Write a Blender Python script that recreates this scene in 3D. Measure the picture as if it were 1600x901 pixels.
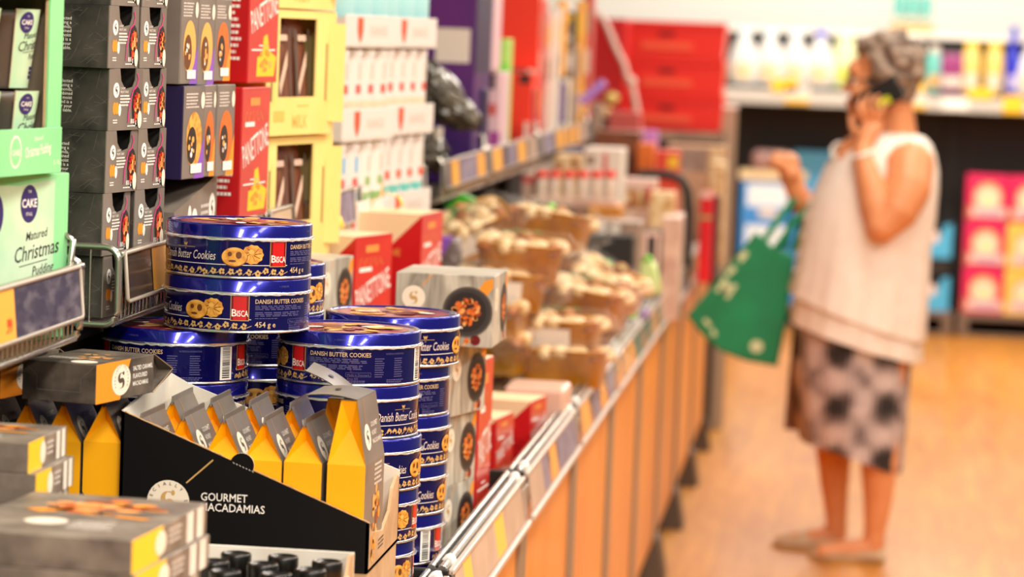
import bpy, bmesh, math, random
from math import sin, cos, pi, radians as R, atan2, sqrt
from mathutils import Vector, Matrix

# ------------------------------------------------------------------ clear, camera, world, lamps, exposure
for o in list(bpy.data.objects):
    bpy.data.objects.remove(o)
SC = bpy.context.scene
COL = SC.collection

FPX, CX, CY, CAM_H = 5000.0, 800.0, 450.5, 1.62      # focal length in pixels of the 1600x901 frame, eye height
_y = Vector((535.0, -380.5, 5000.0)).normalized()     # the aisle direction seen by the camera (right, down, forward)
_z = Vector((1.0, 0.04, 0.0)).cross(_y).normalized()
if _z.y > 0: _z = -_z
_x = _y.cross(_z)
CAMM = Matrix((_x, _y, _z))                            # world = CAMM @ camera(right, down, forward)
def on_y(px, py, y):
    r = CAMM @ Vector(((px - CX) / FPX, (py - CY) / FPX, 1.0)); t = y / r.y
    return Vector((r.x * t, y, r.z * t + CAM_H))
cam = bpy.data.objects.new('camera', bpy.data.cameras.new('camera'))
COL.objects.link(cam)
right = CAMM @ Vector((1, 0, 0)); up = CAMM @ Vector((0, -1, 0)); back = CAMM @ Vector((0, 0, -1))
cam.matrix_world = Matrix(((right.x, up.x, back.x, 0), (right.y, up.y, back.y, 0), (right.z, up.z, back.z, CAM_H), (0, 0, 0, 1)))
cam.data.sensor_width = 36.0
cam.data.lens = 36.0 * FPX / 1600.0
cam.data.clip_start = 0.05; cam.data.clip_end = 100
cam.data.dof.use_dof = True
cam.data.dof.focus_distance = 4.22
cam.data.dof.aperture_fstop = 4.8
SC.camera = cam

W = bpy.data.worlds.new('world'); SC.world = W; W.use_nodes = True
W.node_tree.nodes['Background'].inputs[0].default_value = (1.0, 0.89, 0.76, 1)
W.node_tree.nodes['Background'].inputs[1].default_value = 0.13

def area(name, loc, sx, sy, power, color=(1.0, 0.90, 0.78), rot=(0, 0, 0)):
    l = bpy.data.lights.new(name, 'AREA'); l.shape = 'RECTANGLE'; l.size = sx; l.size_y = sy
    l.energy = power; l.color = color
    o = bpy.data.objects.new(name, l); COL.objects.link(o); o.location = loc; o.rotation_euler = rot
    return o
for yy, pw in ((-3.4, 120), (-1.0, 110), (1.6, 56), (4.2, 48), (6.8, 42), (9.4, 36), (12.0, 36), (14.6, 44)):
    area('ceiling_lamp', (0.35, yy, 3.3), 0.5, 2.0, pw)
    area('ceiling_lamp', (2.6, yy, 3.3), 0.5, 2.0, pw * .9)
area('ceiling_lamp', (0.2, 16.6, 3.3), 3.2, 0.5, 120)
SC.view_settings.view_transform = 'Standard'
SC.view_settings.look = 'None'
SC.view_settings.exposure = 0.56
SC.view_settings.gamma = 1.0
SC.view_settings.use_curve_mapping = False
SC.cycles.use_denoising = True
SC.cycles.max_bounces = 8
SC.cycles.transparent_max_bounces = 24
SC.cycles.caustics_reflective = False
SC.cycles.caustics_refractive = False
random.seed(7)

# ------------------------------------------------------------------ materials
def lin(c):
    return tuple(((v / 255) / 12.92 if v / 255 <= 0.04045 else ((v / 255 + 0.055) / 1.055) ** 2.4) for v in c) + (1.0,)
MATS = {}
def mat(name, rgb, rough=0.5, metal=0.0, coat=0.0, alpha=1.0, trans=0.0, spec=0.5):
    m = bpy.data.materials.new(name); m.use_nodes = True
    b = m.node_tree.nodes['Principled BSDF']
    b.inputs['Base Color'].default_value = lin(rgb)
    b.inputs['Roughness'].default_value = rough
    b.inputs['Metallic'].default_value = metal
    b.inputs['Coat Weight'].default_value = coat
    b.inputs['Coat Roughness'].default_value = 0.06
    b.inputs['Alpha'].default_value = alpha
    b.inputs['Transmission Weight'].default_value = trans
    b.inputs['Specular IOR Level'].default_value = spec
    MATS[name] = m
    return m
def noisy(name, a, b_, scale=20, detail=6, rough=0.55, lo=0.35, hi=0.65, stretch=(1, 1, 1), coat=0.0, bump=0.0, distort=0.0, c=None, spec=0.5):
    m = mat(name, a, rough, coat=coat, spec=spec); nt = m.node_tree; N = nt.nodes; L = nt.links
    tc = N.new('ShaderNodeTexCoord'); mp = N.new('ShaderNodeMapping'); nz = N.new('ShaderNodeTexNoise'); rp = N.new('ShaderNodeValToRGB')
    mp.inputs['Scale'].default_value = stretch
    nz.inputs['Scale'].default_value = scale; nz.inputs['Detail'].default_value = detail; nz.inputs['Distortion'].default_value = distort
    rp.color_ramp.elements[0].position = lo; rp.color_ramp.elements[0].color = lin(a)
    rp.color_ramp.elements[1].position = hi; rp.color_ramp.elements[1].color = lin(b_)
    if c:
        e = rp.color_ramp.elements.new((lo + hi) / 2); e.color = lin(c)
    L.new(tc.outputs['Object'], mp.inputs['Vector']); L.new(mp.outputs['Vector'], nz.inputs['Vector'])
    L.new(nz.outputs['Fac'], rp.inputs['Fac']); L.new(rp.outputs['Color'], N['Principled BSDF'].inputs['Base Color'])
    if bump:
        bp = N.new('ShaderNodeBump'); bp.inputs['Strength'].default_value = bump; bp.inputs['Distance'].default_value = 0.01
        L.new(nz.outputs['Fac'], bp.inputs['Height']); L.new(bp.outputs['Normal'], N['Principled BSDF'].inputs['Normal'])
    return m

navy = mat('navy_tin_print', (10, 10, 98), 0.22, metal=0.55, coat=0.6)
navylid = mat('navy_lid_enamel', (20, 22, 140), 0.2, metal=0.6, coat=0.6)
silver = mat('rolled_silver_edge', (235, 232, 226), 0.22, metal=0.95)
shrink = mat('shrink_wrap', (255, 255, 255), 0.1, alpha=0.22)
gold = mat('gold_print', (204, 164, 98), 0.4)
goldtext = mat('gold_lettering', (205, 175, 130), 0.4)
palegold = mat('pale_gold_lettering', (214, 200, 190), 0.4)
faint = mat('faint_blue_print', (86, 84, 130), 0.4)
cookie = noisy('cookie_print', (240, 180, 80), (196, 124, 40), 90, 4, 0.45, 0.4, 0.65)
cookie_dk = mat('cookie_shadow_print', (104, 58, 14), 0.45)
cookie_lt = mat('cookie_light_print', (232, 176, 88), 0.45)
bisca_red = mat('ribbon_red', (200, 20, 24), 0.35, coat=0.3)
bisca_dk = mat('ribbon_dark_red', (112, 8, 18), 0.35)
white = mat('white_print', (244, 240, 232), 0.5)
black = mat('black_print', (14, 13, 14), 0.5)
lidred = mat('lid_red_print', (150, 42, 60), 0.3, coat=0.4)
stone = noisy('dark_slate_print', (50, 46, 42), (116, 104, 92), 26, 10, 0.42, 0.32, 0.72, spec=0.4)
stonelight = noisy('grey_box_print', (88, 78, 70), (150, 136, 122), 22, 8, 0.4, 0.3, 0.72)
slate = noisy('blackboard_print', (34, 31, 30), (78, 72, 67), 22, 12, 0.5, 0.36, 0.7, distort=0.8)
scratch = mat('chalk_scratch_print', (112, 104, 98), 0.6)
warmgrey = noisy('warm_grey_print', (110, 101, 93), (136, 126, 116), 9, 5, 0.38, 0.35, 0.7)
greydark = mat('grey_lettering', (214, 206, 196), 0.5)
orange = mat('amber_card', (255, 180, 6), 0.42)
orange_print = mat('orange_print', (238, 150, 40), 0.45)
yellow = mat('yellow_print', (255, 200, 44), 0.45)
amberline = mat('amber_line', (216, 150, 84), 0.4)
greywood = noisy('grey_timber_print', (122, 116, 104), (204, 198, 182), 14, 10, 0.5, 0.32, 0.68, (2.4, 2.4, 0.5), distort=1.2)
greywood_dk = noisy('grey_timber_lid', (150, 142, 128), (204, 196, 182), 10, 7, 0.5, 0.3, 0.7, (0.4, 2.5, 2.5))
charcoal = mat('charcoal_print', (52, 48, 46), 0.5)
creamlogo = mat('cream_disc', (240, 228, 208), 0.5)
nut_or = mat('nut_orange_print', (226, 110, 36), 0.4)
nut_br = mat('nut_brown_print', (150, 66, 22), 0.4)
nut_lt = mat('nut_light_print', (246, 172, 96), 0.4)
bowl_dk = mat('dark_bowl_print', (40, 32, 28), 0.4)
bowl_rim = mat('bowl_rim_print', (92, 82, 72), 0.4)
trayblk = mat('black_board', (6, 5, 6), 0.5, spec=0.2)
whitecard = noisy('white_card', (232, 226, 214), (214, 206, 192), 14, 4, 0.6, 0.3, 0.7)
tornedge = mat('torn_card_edge', (190, 150, 104), 0.8)
kraft = noisy('kraft_card', (196, 164, 126), (176, 142, 104), 18, 4, 0.7)
capblk = mat('black_cap', (18, 17, 16), 0.28)
bottleglass = mat('dark_bottle_glass', (26, 18, 10), 0.08)
mint = noisy('mint_card', (146, 226, 158), (132, 212, 146), 6, 3, 0.5, 0.3, 0.7)
mintpale = noisy('pale_mint_print', (212, 230, 200), (164, 214, 172), 9, 4, 0.45, 0.3, 0.7)
cardin = noisy('grey_card_inside', (176, 158, 132), (150, 134, 112), 10, 5, 0.7)
indigo = mat('indigo_print', (54, 42, 104), 0.45)
tubdk = mat('dark_pudding_tub', (92, 84, 78), 0.4)
foil = mat('crinkled_foil', (222, 212, 196), 0.25, metal=0.8)
chrome = mat('chrome_wire', (196, 190, 178), 0.24, metal=0.9)
plastic = mat('clear_price_plastic', (236, 226, 216), 0.12, alpha=0.16)
platic_fr = mat('grey_holder_plastic', (176, 164, 150), 0.3)
pricedark = noisy('price_board_smudged', (48, 46, 68), (124, 118, 128), 26, 12, 0.4, 0.45, 0.85, (1, .8, 2.2), distort=0.4)
ticket_or = mat('orange_ticket', (246, 172, 60), 0.5)
ticket_bl = noisy('lilac_ticket', (150, 138, 158), (112, 100, 124), 30, 3, 0.5)
redtxt = mat('red_lettering', (214, 60, 30), 0.5)
steel_dk = mat('dark_shelf_steel', (26, 23, 21), 0.5, spec=0.3)
panred = noisy('panettone_red', (206, 28, 30), (184, 20, 26), 5, 3, 0.33, 0.3, 0.7, coat=0.3)
panfront = noisy('panettone_front_red', (214, 52, 36), (198, 40, 32), 12, 4, 0.35, 0.3, 0.7, coat=0.3)
pancream = mat('panettone_cream', (238, 208, 164), 0.5)
pangold = mat('panettone_gold_print', (226, 146, 70), 0.45)
ribbon_y = mat('yellow_ribbon', (250, 198, 56), 0.5)
goldtray = noisy('gold_tray', (210, 146, 8), (166, 100, 0), 22, 4, 0.36, 0.3, 0.7, coat=0.3)
cakecream = noisy('cream_cake', (236, 214, 172), (190, 142, 76), 30, 5, 0.6)
cakebrown = noisy('brown_cake', (182, 110, 46), (122, 66, 22), 30, 5, 0.6)
cello = mat('cellophane', (255, 255, 250), 0.05, alpha=0.035, spec=1.0)
leafgreen = mat('green_label', (30, 150, 70), 0.5)
brightgreen = mat('bright_green_label', (120, 210, 40), 0.5)
yellowcard = noisy('yellow_card', (248, 222, 138), (242, 212, 122), 8, 3, 0.55, 0.3, 0.7)
yellowdk = mat('yellow_card_print', (222, 186, 92), 0.55)
pouch = noisy('cocoa_pouch', (128, 74, 50), (92, 48, 34), 8, 4, 0.35, 0.3, 0.7, coat=0.2)
pouch_lt = mat('pouch_light_print', (222, 190, 168), 0.4)
canwhite = mat('white_canister', (226, 220, 214), 0.4)
canbeige = mat('beige_canister', (226, 208, 178), 0.45)
shieldred = mat('red_shield_print', (226, 84, 44), 0.5)
greyprint = mat('pale_grey_print', (206, 196, 182), 0.5)
salmon = mat('salmon_print', (206, 88, 80), 0.5)
teal = mat('teal_print', (112, 196, 186), 0.5)
skyblue = mat('sky_blue_print', (92, 180, 226), 0.5)
softgreen = mat('soft_green_print', (140, 176, 110), 0.5)
jarblue = mat('pale_blue_jar', (158, 206, 208), 0.4)
purple = noisy('purple_card', (92, 22, 110), (54, 24, 96), 3, 2, 0.4, 0.3, 0.7)
navycard = mat('dark_navy_card', (36, 24, 70), 0.45)
whitepanel = mat('white_panel_print', (226, 214, 200), 0.5)
blackbag = noisy('black_plastic_bag', (46, 41, 34), (110, 98, 80), 16, 5, 0.25, 0.35, 0.7, coat=0.3)
redbox = mat('scarlet_board', (250, 56, 26), 0.45)
redcrate = mat('red_crate_plastic', (238, 34, 20), 0.35, coat=0.2)
reddark = mat('crate_dark_red', (150, 14, 10), 0.4)
timber = None
skin = noisy('skin', (228, 156, 108), (216, 140, 92), 10, 4, 0.45, 0.3, 0.7, spec=0.35)
haircol = noisy('grey_brown_hair', (166, 142, 122), (92, 74, 62), 34, 5, 0.6, 0.38, 0.62, bump=0.6)
blousec = noisy('off_white_cotton', (246, 234, 222), (238, 222, 208), 20, 4, 0.75, 0.3, 0.7)
shoec = noisy('beige_shoe', (206, 182, 150), (190, 164, 132), 30, 3, 0.7)
baggreen = noisy('green_shopper_fabric', (0, 140, 90), (0, 118, 72), 8, 4, 0.6, 0.3, 0.7)
phonec = mat('black_phone', (16, 14, 14), 0.25)
lime = mat('lime_phone_sticker', (212, 222, 20), 0.5)
lipc = mat('lip', (186, 96, 84), 0.5)
fardark = mat('dark_shelf_back', (40, 30, 26), 0.6)
fargrey = mat('grey_shelf_edge', (196, 192, 184), 0.35)
cream_b = mat('cream_bottle_label', (232, 206, 160), 0.5)

# wood grain for floor and bin panels
def wood(name, a, b_, plank, plank_w, axis, rough):
    m = mat(name, a, rough, coat=0.15); nt = m.node_tree; N = nt.nodes; L = nt.links
    tc = N.new('ShaderNodeTexCoord'); mp = N.new('ShaderNodeMapping'); mp.inputs['Scale'].default_value = axis
    nz = N.new('ShaderNodeTexNoise'); nz.inputs['Scale'].default_value = 6; nz.inputs['Detail'].default_value = 8; nz.inputs['Distortion'].default_value = 0.8
    rp = N.new('ShaderNodeValToRGB'); rp.color_ramp.elements[0].color = lin(a); rp.color_ramp.elements[1].color = lin(b_)
    rp.color_ramp.elements[0].position = 0.3; rp.color_ramp.elements[1].position = 0.7
    L.new(tc.outputs['Object'], mp.inputs['Vector']); L.new(mp.outputs['Vector'], nz.inputs['Vector']); L.new(nz.outputs['Fac'], rp.inputs['Fac'])
    out = rp.outputs['Color']
    if plank:
        bk = N.new('ShaderNodeTexBrick'); bk.inputs['Scale'].default_value = 1.0
        bk.inputs['Brick Width'].default_value = plank; bk.inputs['Row Height'].default_value = plank_w; bk.inputs['Mortar Size'].default_value = 0.0012
        bk.inputs['Color1'].default_value = (1, 1, 1, 1); bk.inputs['Color2'].default_value = (0.86, 0.82, 0.78, 1); bk.inputs['Mortar'].default_value = (0.5, 0.4, 0.3, 1)
        m2 = N.new('ShaderNodeMapping'); m2.inputs['Rotation'].default_value = (0, 0, pi / 2)
        L.new(tc.outputs['Object'], m2.inputs['Vector']); L.new(m2.outputs['Vector'], bk.inputs['Vector'])
        mx = N.new('ShaderNodeMix'); mx.data_type = 'RGBA'; mx.blend_type = 'MULTIPLY'; mx.inputs['Factor'].default_value = 1.0
        L.new(out, mx.inputs['A']); L.new(bk.outputs['Color'], mx.inputs['B']); out = mx.outputs['Result']
    L.new(out, N['Principled BSDF'].inputs['Base Color'])
    return m
floorwood = wood('floor_boards', (210, 142, 46), (186, 114, 28), 1.2, 0.18, (3, 0.35, 1), 0.45)
timber = wood('bin_timber', (240, 160, 70), (224, 134, 46), 0, 0, (2.0, 0.8, 0.3), 0.4)

# ------------------------------------------------------------------ mesh builder
class Plane:
    curved = False
    def __init__(s, o, u, v):
        s.o = Vector(o); s.u = Vector(u).normalized(); s.v = Vector(v).normalized(); s.n = s.u.cross(s.v)
    def map(s, x, y, l): return s.o + s.u * x + s.v * y + s.n * l
class Cyl:                                  # x = angle in degrees from -Y towards +X, y = height
    curved = True
    def __init__(s, r): s.r = r
    def map(s, x, y, l):
        a = R(x); return Vector((sin(a) * (s.r + l), -cos(a) * (s.r + l), y))
class CylArc(Cyl):                          # x = arc length measured from angle a0
    def __init__(s, r, a0, rb=None, h=1): s.r = r; s.a0 = a0; s.rb = rb; s.h = h
    def map(s, x, y, l):
        r = s.r if s.rb is None else s.rb + (s.r - s.rb) * y / s.h
        a = R(s.a0) + x / s.r; return Vector((sin(a) * (r + l), -cos(a) * (r + l), y))
LIFT = 0.00028
_TXT = {}
def text2d(s, bold=0.0):
    k = (s, bold)
    if k not in _TXT:
        c = bpy.data.curves.new('t', 'FONT'); c.body = s; c.size = 1.0; c.resolution_u = 2; c.offset = bold; c.fill_mode = 'FRONT'
        o = bpy.data.objects.new('t', c); me = o.to_mesh()
        v = [(p.co.x, p.co.y) for p in me.vertices]; f = [tuple(p.vertices) for p in me.polygons]
        o.to_mesh_clear(); bpy.data.objects.remove(o); bpy.data.curves.remove(c)
        xs = [p[0] for p in v] or [0]
        _TXT[k] = (v, f, min(xs), max(xs))
    return _TXT[k]
class MB:
    def __init__(s): s.v = []; s.f = []; s.mi = []; s.sm = []; s.mats = []
    def slot(s, m):
        if m not in s.mats: s.mats.append(m)
        return s.mats.index(m)
    def add(s, vs, fs, m, smooth=False, M=None):
        b = len(s.v); k = s.slot(m)
        s.v += [tuple(M @ Vector(p)) if M else tuple(p) for p in vs]
        for f in fs:
            s.f.append(tuple(i + b for i in f)); s.mi.append(k); s.sm.append(smooth)
    def box(s, x0, y0, z0, x1, y1, z1, m, bev=0.0, M=None, mtop=None):
        bm = bmesh.new(); bmesh.ops.create_cube(bm, size=1.0)
        for v in bm.verts:
            v.co = Vector((x0 + (v.co.x + .5) * (x1 - x0), y0 + (v.co.y + .5) * (y1 - y0), z0 + (v.co.z + .5) * (z1 - z0)))
        if bev: bmesh.ops.bevel(bm, geom=list(bm.edges), offset=bev, segments=2, affect='EDGES', profile=0.5)
        s.bm(bm, m, False, M); bm.free()
    def bm(s, bm, m, smooth=False, M=None):
        bm.verts.ensure_lookup_table(); bm.verts.index_update()
        s.add([v.co.copy() for v in bm.verts], [tuple(v.index for v in f.verts) for f in bm.faces], m, smooth, M)
    def hexa(s, p, m, M=None):              # eight corners: bottom ring then top ring
        s.add(p, [(3, 2, 1, 0), (4, 5, 6, 7), (0, 1, 5, 4), (1, 2, 6, 5), (2, 3, 7, 6), (3, 0, 4, 7)], m, False, M)
    def prism(s, pts, d, m, axis='y', M=None, caps=True, mside=None):     # outline extruded along an axis; pts in the other two
        n = len(pts)
        def co(a, b, t): return {'y': (a, t, b), 'x': (t, a, b), 'z': (a, b, t)}[axis]
        vs = [co(a, b, d[0]) for a, b in pts] + [co(a, b, d[1]) for a, b in pts]
        if caps: s.add(vs, [tuple(range(n)), tuple(range(2 * n - 1, n - 1, -1))], m, False, M)
        s.add(vs, [(i, i + n, (i + 1) % n + n, (i + 1) % n) for i in range(n)], mside or m, False, M)
    def lathe(s, prof, m, seg=48, smooth=True, M=None, cap0=True, cap1=True):
        vs = []; fs = []
        for r, z in prof:
            for k in range(seg):
                a = 2 * pi * k / seg; vs.append((r * cos(a), r * sin(a), z))
        for i in range(len(prof) - 1):
            for k in range(seg):
                k2 = (k + 1) % seg; fs.append((i * seg + k, i * seg + k2, (i + 1) * seg + k2, (i + 1) * seg + k))
        s.add(vs, fs, m, smooth, M)
        if cap0: s.add(vs[:seg], [tuple(range(seg - 1, -1, -1))], m, False, M)
        if cap1: s.add(vs[-seg:], [tuple(range(seg))], m, False, M)
    def tube(s, pts, r, m, seg=8, closed=False, M=None):
        P = [Vector(p) for p in pts]; n = len(P); vs = []; fs = []
        rr = r if isinstance(r, (list, tuple)) else [r] * n
        for i in range(n):
            a = P[(i - 1) % n] if (i > 0 or closed) else P[i]; b = P[(i + 1) % n] if (i < n - 1 or closed) else P[i]
            d = (b - a).normalized() if (b - a).length > 1e-9 else Vector((0, 0, 1))
            ref = Vector((0, 0, 1)) if abs(d.z) < 0.9 else Vector((1, 0, 0))
            u = d.cross(ref).normalized(); w = d.cross(u)
            for k in range(seg):
                t = 2 * pi * k / seg; vs.append(P[i] + (u * cos(t) + w * sin(t)) * rr[i])
        for i in range(n if closed else n - 1):
            j = (i + 1) % n
            for k in range(seg):
                k2 = (k + 1) % seg; fs.append((i * seg + k, j * seg + k, j * seg + k2, i * seg + k2))
        s.add(vs, fs, m, True, M)
        if not closed:
            s.add(vs[:seg], [tuple(range(seg))], m, False, M); s.add(vs[-seg:], [tuple(range(seg - 1, -1, -1))], m, False, M)
    def ball(s, c, r, m, M=None, sub=2):
        bm = bmesh.new(); bmesh.ops.create_icosphere(bm, subdivisions=sub, radius=1.0)
        rr = r if isinstance(r, (list, tuple)) else (r, r, r)
        for v in bm.verts: v.co = Vector((c[0] + v.co.x * rr[0], c[1] + v.co.y * rr[1], c[2] + v.co.z * rr[2]))
        s.bm(bm, m, True, M); bm.free()
    def loft(s, rings, m, smooth=True, cap0=True, cap1=True, M=None):
        n = len(rings[0]); vs = [p for r in rings for p in r]; fs = []
        for i in range(len(rings) - 1):
            for k in range(n):
                k2 = (k + 1) % n; fs.append((i * n + k, i * n + k2, (i + 1) * n + k2, (i + 1) * n + k))
        s.add(vs, fs, m, smooth, M)
        if cap0: s.add(rings[0], [tuple(range(n - 1, -1, -1))], m, False, M)
        if cap1: s.add(rings[-1], [tuple(range(n))], m, False, M)
    # ---- print on a surface
    def poly(s, fr, pts, m, l=1):
        s.add([fr.map(x, y, l * LIFT) for x, y in pts], [tuple(range(len(pts)))], m)
    def rect(s, fr, x0, y0, x1, y1, m, l=1):
        nx = max(1, int(abs(x1 - x0) / (3.0 if type(fr) is Cyl else 0.004))) if fr.curved else 1
        for i in range(nx):
            a = x0 + (x1 - x0) * i / nx; b = x0 + (x1 - x0) * (i + 1) / nx
            s.poly(fr, [(a, y0), (b, y0), (b, y1), (a, y1)], m, l)
    def disc(s, fr, cx, cy, rx, ry, m, l=1, n=28, a0=0.0, wob=0.0, fx=1.0):
        rings = 4 if fr.curved else 1; vs = [fr.map(cx, cy, l * LIFT)]; fs = []
        for j in range(1, rings + 1):
            for k in range(n):
                t = 2 * pi * k / n; q = j / rings * (1 + wob * cos(t * 11 + a0))
                x, y = rx * q * cos(t), ry * q * sin(t)
                vs.append(fr.map(cx + (x * cos(a0) - y * sin(a0)) * fx, cy + x * sin(a0) + y * cos(a0), l * LIFT))
        for k in range(n): fs.append((0, 1 + k, 1 + (k + 1) % n))
        for j in range(rings - 1):
            for k in range(n):
                a = 1 + j * n + k; b = 1 + j * n + (k + 1) % n; fs.append((a, a + n, b + n, b))
        s.add(vs, fs, m)
    def line(s, fr, x0, y0, x1, y1, w, m, l=1):
        d = Vector((x1 - x0, y1 - y0)); n = Vector((-d.y, d.x)).normalized() * w / 2
        q = max(1, int(d.length / 0.006)) if fr.curved else 1
        for i in range(q):
            ax, ay = x0 + d.x * i / q, y0 + d.y * i / q; bx, by = x0 + d.x * (i + 1) / q, y0 + d.y * (i + 1) / q
            s.poly(fr, [(ax - n.x, ay - n.y), (bx - n.x, by - n.y), (bx + n.x, by + n.y), (ax + n.x, ay + n.y)], m, l)
    def text(s, fr, t, x, y, size, m, al='L', l=2, bold=0.0, shear=0.0, rot=0.0, sx=1.0, width=None):
        v, f, a, b = text2d(t, bold)
        if width: sx = width / (size * max(b - a, 1e-6))
        off = {'L': -a, 'C': -(a + b) / 2, 'R': -b}[al]; c_, s_ = cos(rot), sin(rot); P = []
        for px, py in v:
            qx = (px + off + shear * py) * size * sx; qy = py * size
            P.append(fr.map(x + qx * c_ - qy * s_, y + qx * s_ + qy * c_, l * LIFT))
        s.add(P, f, m)
    def para(s, fr, x, y, w, n, lh, m, l=1, seed=1, fill=0.5):      # a block of print too small to read
        rg = random.Random(seed)
        for i in range(n):
            xx = x; end = x + w * rg.uniform(0.75, 1.0)
            while xx < end:
                ww = w * rg.uniform(0.06, 0.16); s.rect(fr, xx, y - i * lh - lh * fill, min(xx + ww, end), y - i * lh, m, l); xx += ww + w * 0.025
    def bars(s, fr, x0, y0, x1, y1, m, mb, l=1, seed=3):
        rg = random.Random(seed); s.rect(fr, x0, y0, x1, y1, m, l); x = x0 + (x1 - x0) * .12; xe = x1 - (x1 - x0) * .12
        return x, xe
    def logo(s, fr, cx, cy, rx, ry, disc_m, ink, l=1):              # pale disc with a curled mark and a drop
        s.disc(fr, cx, cy, rx, ry, disc_m, l)
        P = []
        for k in range(13):
            t = R(60 + k * 20); P.append((cx + rx * (-.06 + .30 * cos(t)), cy + ry * (.14 + .34 * sin(t))))
        for k in range(12, -1, -1):
            t = R(60 + k * 20); P.append((cx + rx * (.06 + .20 * cos(t)), cy + ry * (.22 + .26 * sin(t))))
        s.poly(fr, P, ink, l + 1)
        P = []
        for k in range(13):
            t = R(240 + k * 20); P.append((cx + rx * (.06 + .30 * cos(t)), cy + ry * (-.20 + .34 * sin(t))))
        for k in range(12, -1, -1):
            t = R(240 + k * 20); P.append((cx + rx * (-.06 + .20 * cos(t)), cy + ry * (-.28 + .26 * sin(t))))
        s.poly(fr, P, ink, l + 1)
        s.disc(fr, cx + rx * .22, cy + ry * .42, rx * .09, ry * .13, ink, l + 1, 10)
    def nuts(s, fr, cx, cy, rx, ry, n, ms, l=2, seed=1, size=.22):
        rg = random.Random(seed)
        for i in range(n):
            q = sqrt(rg.random()) * (1 - size * .7); t = rg.uniform(0, 2 * pi); k = rg.uniform(.6, 1.1) * size
            s.disc(fr, cx + rx * q * cos(t), cy + ry * q * sin(t), rx * k, ry * k * .7, rg.choice(ms), l + (i % 3) * .4, 8, rg.uniform(0, pi) if abs(rx - ry) < 1e-6 else 0)
    def build(s, name, parent=None, smooth=None, mods=()):
        me = bpy.data.meshes.new(name); me.from_pydata([tuple(p) for p in s.v], [], s.f)
        for m in s.mats: me.materials.append(m)
        me.polygons.foreach_set('material_index', s.mi); me.polygons.foreach_set('use_smooth', s.sm); me.update()
        o = bpy.data.objects.new(name, me); COL.objects.link(o)
        if parent: o.parent = parent
        return o
def tag(o, label=None, cat=None, group=None, kind=None):
    if label: o['label'] = label
    if cat: o['category'] = cat
    if group: o['group'] = group
    if kind: o['kind'] = kind
    return o
def thing(name, label, cat, loc=(0, 0, 0), rz=0.0, group=None):
    o = bpy.data.objects.new(name, None); COL.objects.link(o); o.empty_display_size = 0.05
    o.location = loc; o.rotation_euler = (0, 0, rz)
    return tag(o, label, cat, group)
def dup(o, label, loc=None, rz=None, group=None, parent=None, rot=None):
    c = o.copy(); COL.objects.link(c)
    if parent: c.parent = parent
    for ch in [q for q in bpy.data.objects if q.parent == o]: dup(ch, None, parent=c)
    if loc is not None: c.location = loc
    if rz is not None: c.rotation_euler = (0, 0, rz)
    if rot is not None: c.rotation_euler = rot
    if label: c['label'] = label
    if group: c['group'] = group
    return c
def place(o, loc, rz=0.0, rot=None):
    o.location = loc; o.rotation_euler = rot or (0, 0, rz); return o
def sides(w, d, h):                           # print frames on the faces of a box whose base centre is the origin
    return dict(front=Plane((-w / 2, -d / 2, 0), (1, 0, 0), (0, 0, 1)), right=Plane((w / 2, -d / 2, 0), (0, 1, 0), (0, 0, 1)),
                left=Plane((-w / 2, d / 2, 0), (0, -1, 0), (0, 0, 1)), back=Plane((w / 2, d / 2, 0), (-1, 0, 0), (0, 0, 1)),
                top=Plane((-w / 2, -d / 2, h), (1, 0, 0), (0, 1, 0)))
def cbox(mb, w, d, h, m, bev=0.0015, z=0.0, M=None): mb.box(-w / 2, -d / 2, z, w / 2, d / 2, z + h, m, bev, M)
# ------------------------------------------------------------------ the setting
def structure(name, mb): return tag(mb.build(name), kind='structure')
m = MB(); m.box(-3.2, -0.5, -0.05, 5.0, 19.4, 0.0, floorwood); structure('floor', m)
wallw = mat('white_wall_paint', (254, 251, 244), 0.8)
m = MB(); m.box(-3.2, 19.1, 0.0, 5.0, 19.3, 3.4, wallw); structure('wall_back', m)

# ------------------------------------------------------------------ long wall of shelving behind the bins
g = thing('shelf_rack', 'long dark steel shelving run carrying the wire baskets above the timber bins', 'shelving', (-1.2, 8, 0))
def part(mb, name, parent, off): 
    o = mb.build(name, parent)
    o.location = (-off[0], -off[1], -off[2]); return o
m = MB(); m.box(-1.47, 1.0, 0, -1.44, 14.2, 2.1, steel_dk); part(m, 'back_panel', g, (-1.2, 8, 0))
m = MB(); m.box(-1.44, 1.0, 1.196, -0.985, 14.0, 1.212, steel_dk); part(m, 'shelf_deck', g, (-1.2, 8, 0))
for yy in [1.9 + 1.03 * k for k in range(12)]:
    m = MB(); m.box(-1.44, yy - .03, 0, -1.40, yy + .03, 2.1, steel_dk, .002)
    m.hexa([(-1.40, yy - .008, 1.10), (-1.40, yy + .008, 1.10), (-1.0, yy + .008, 1.185), (-1.0, yy - .008, 1.185),
            (-1.40, yy - .008, 1.196), (-1.40, yy + .008, 1.196), (-1.0, yy + .008, 1.196), (-1.0, yy - .008, 1.196)], steel_dk)
    part(m, 'upright', g, (-1.2, 8, 0))

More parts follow.
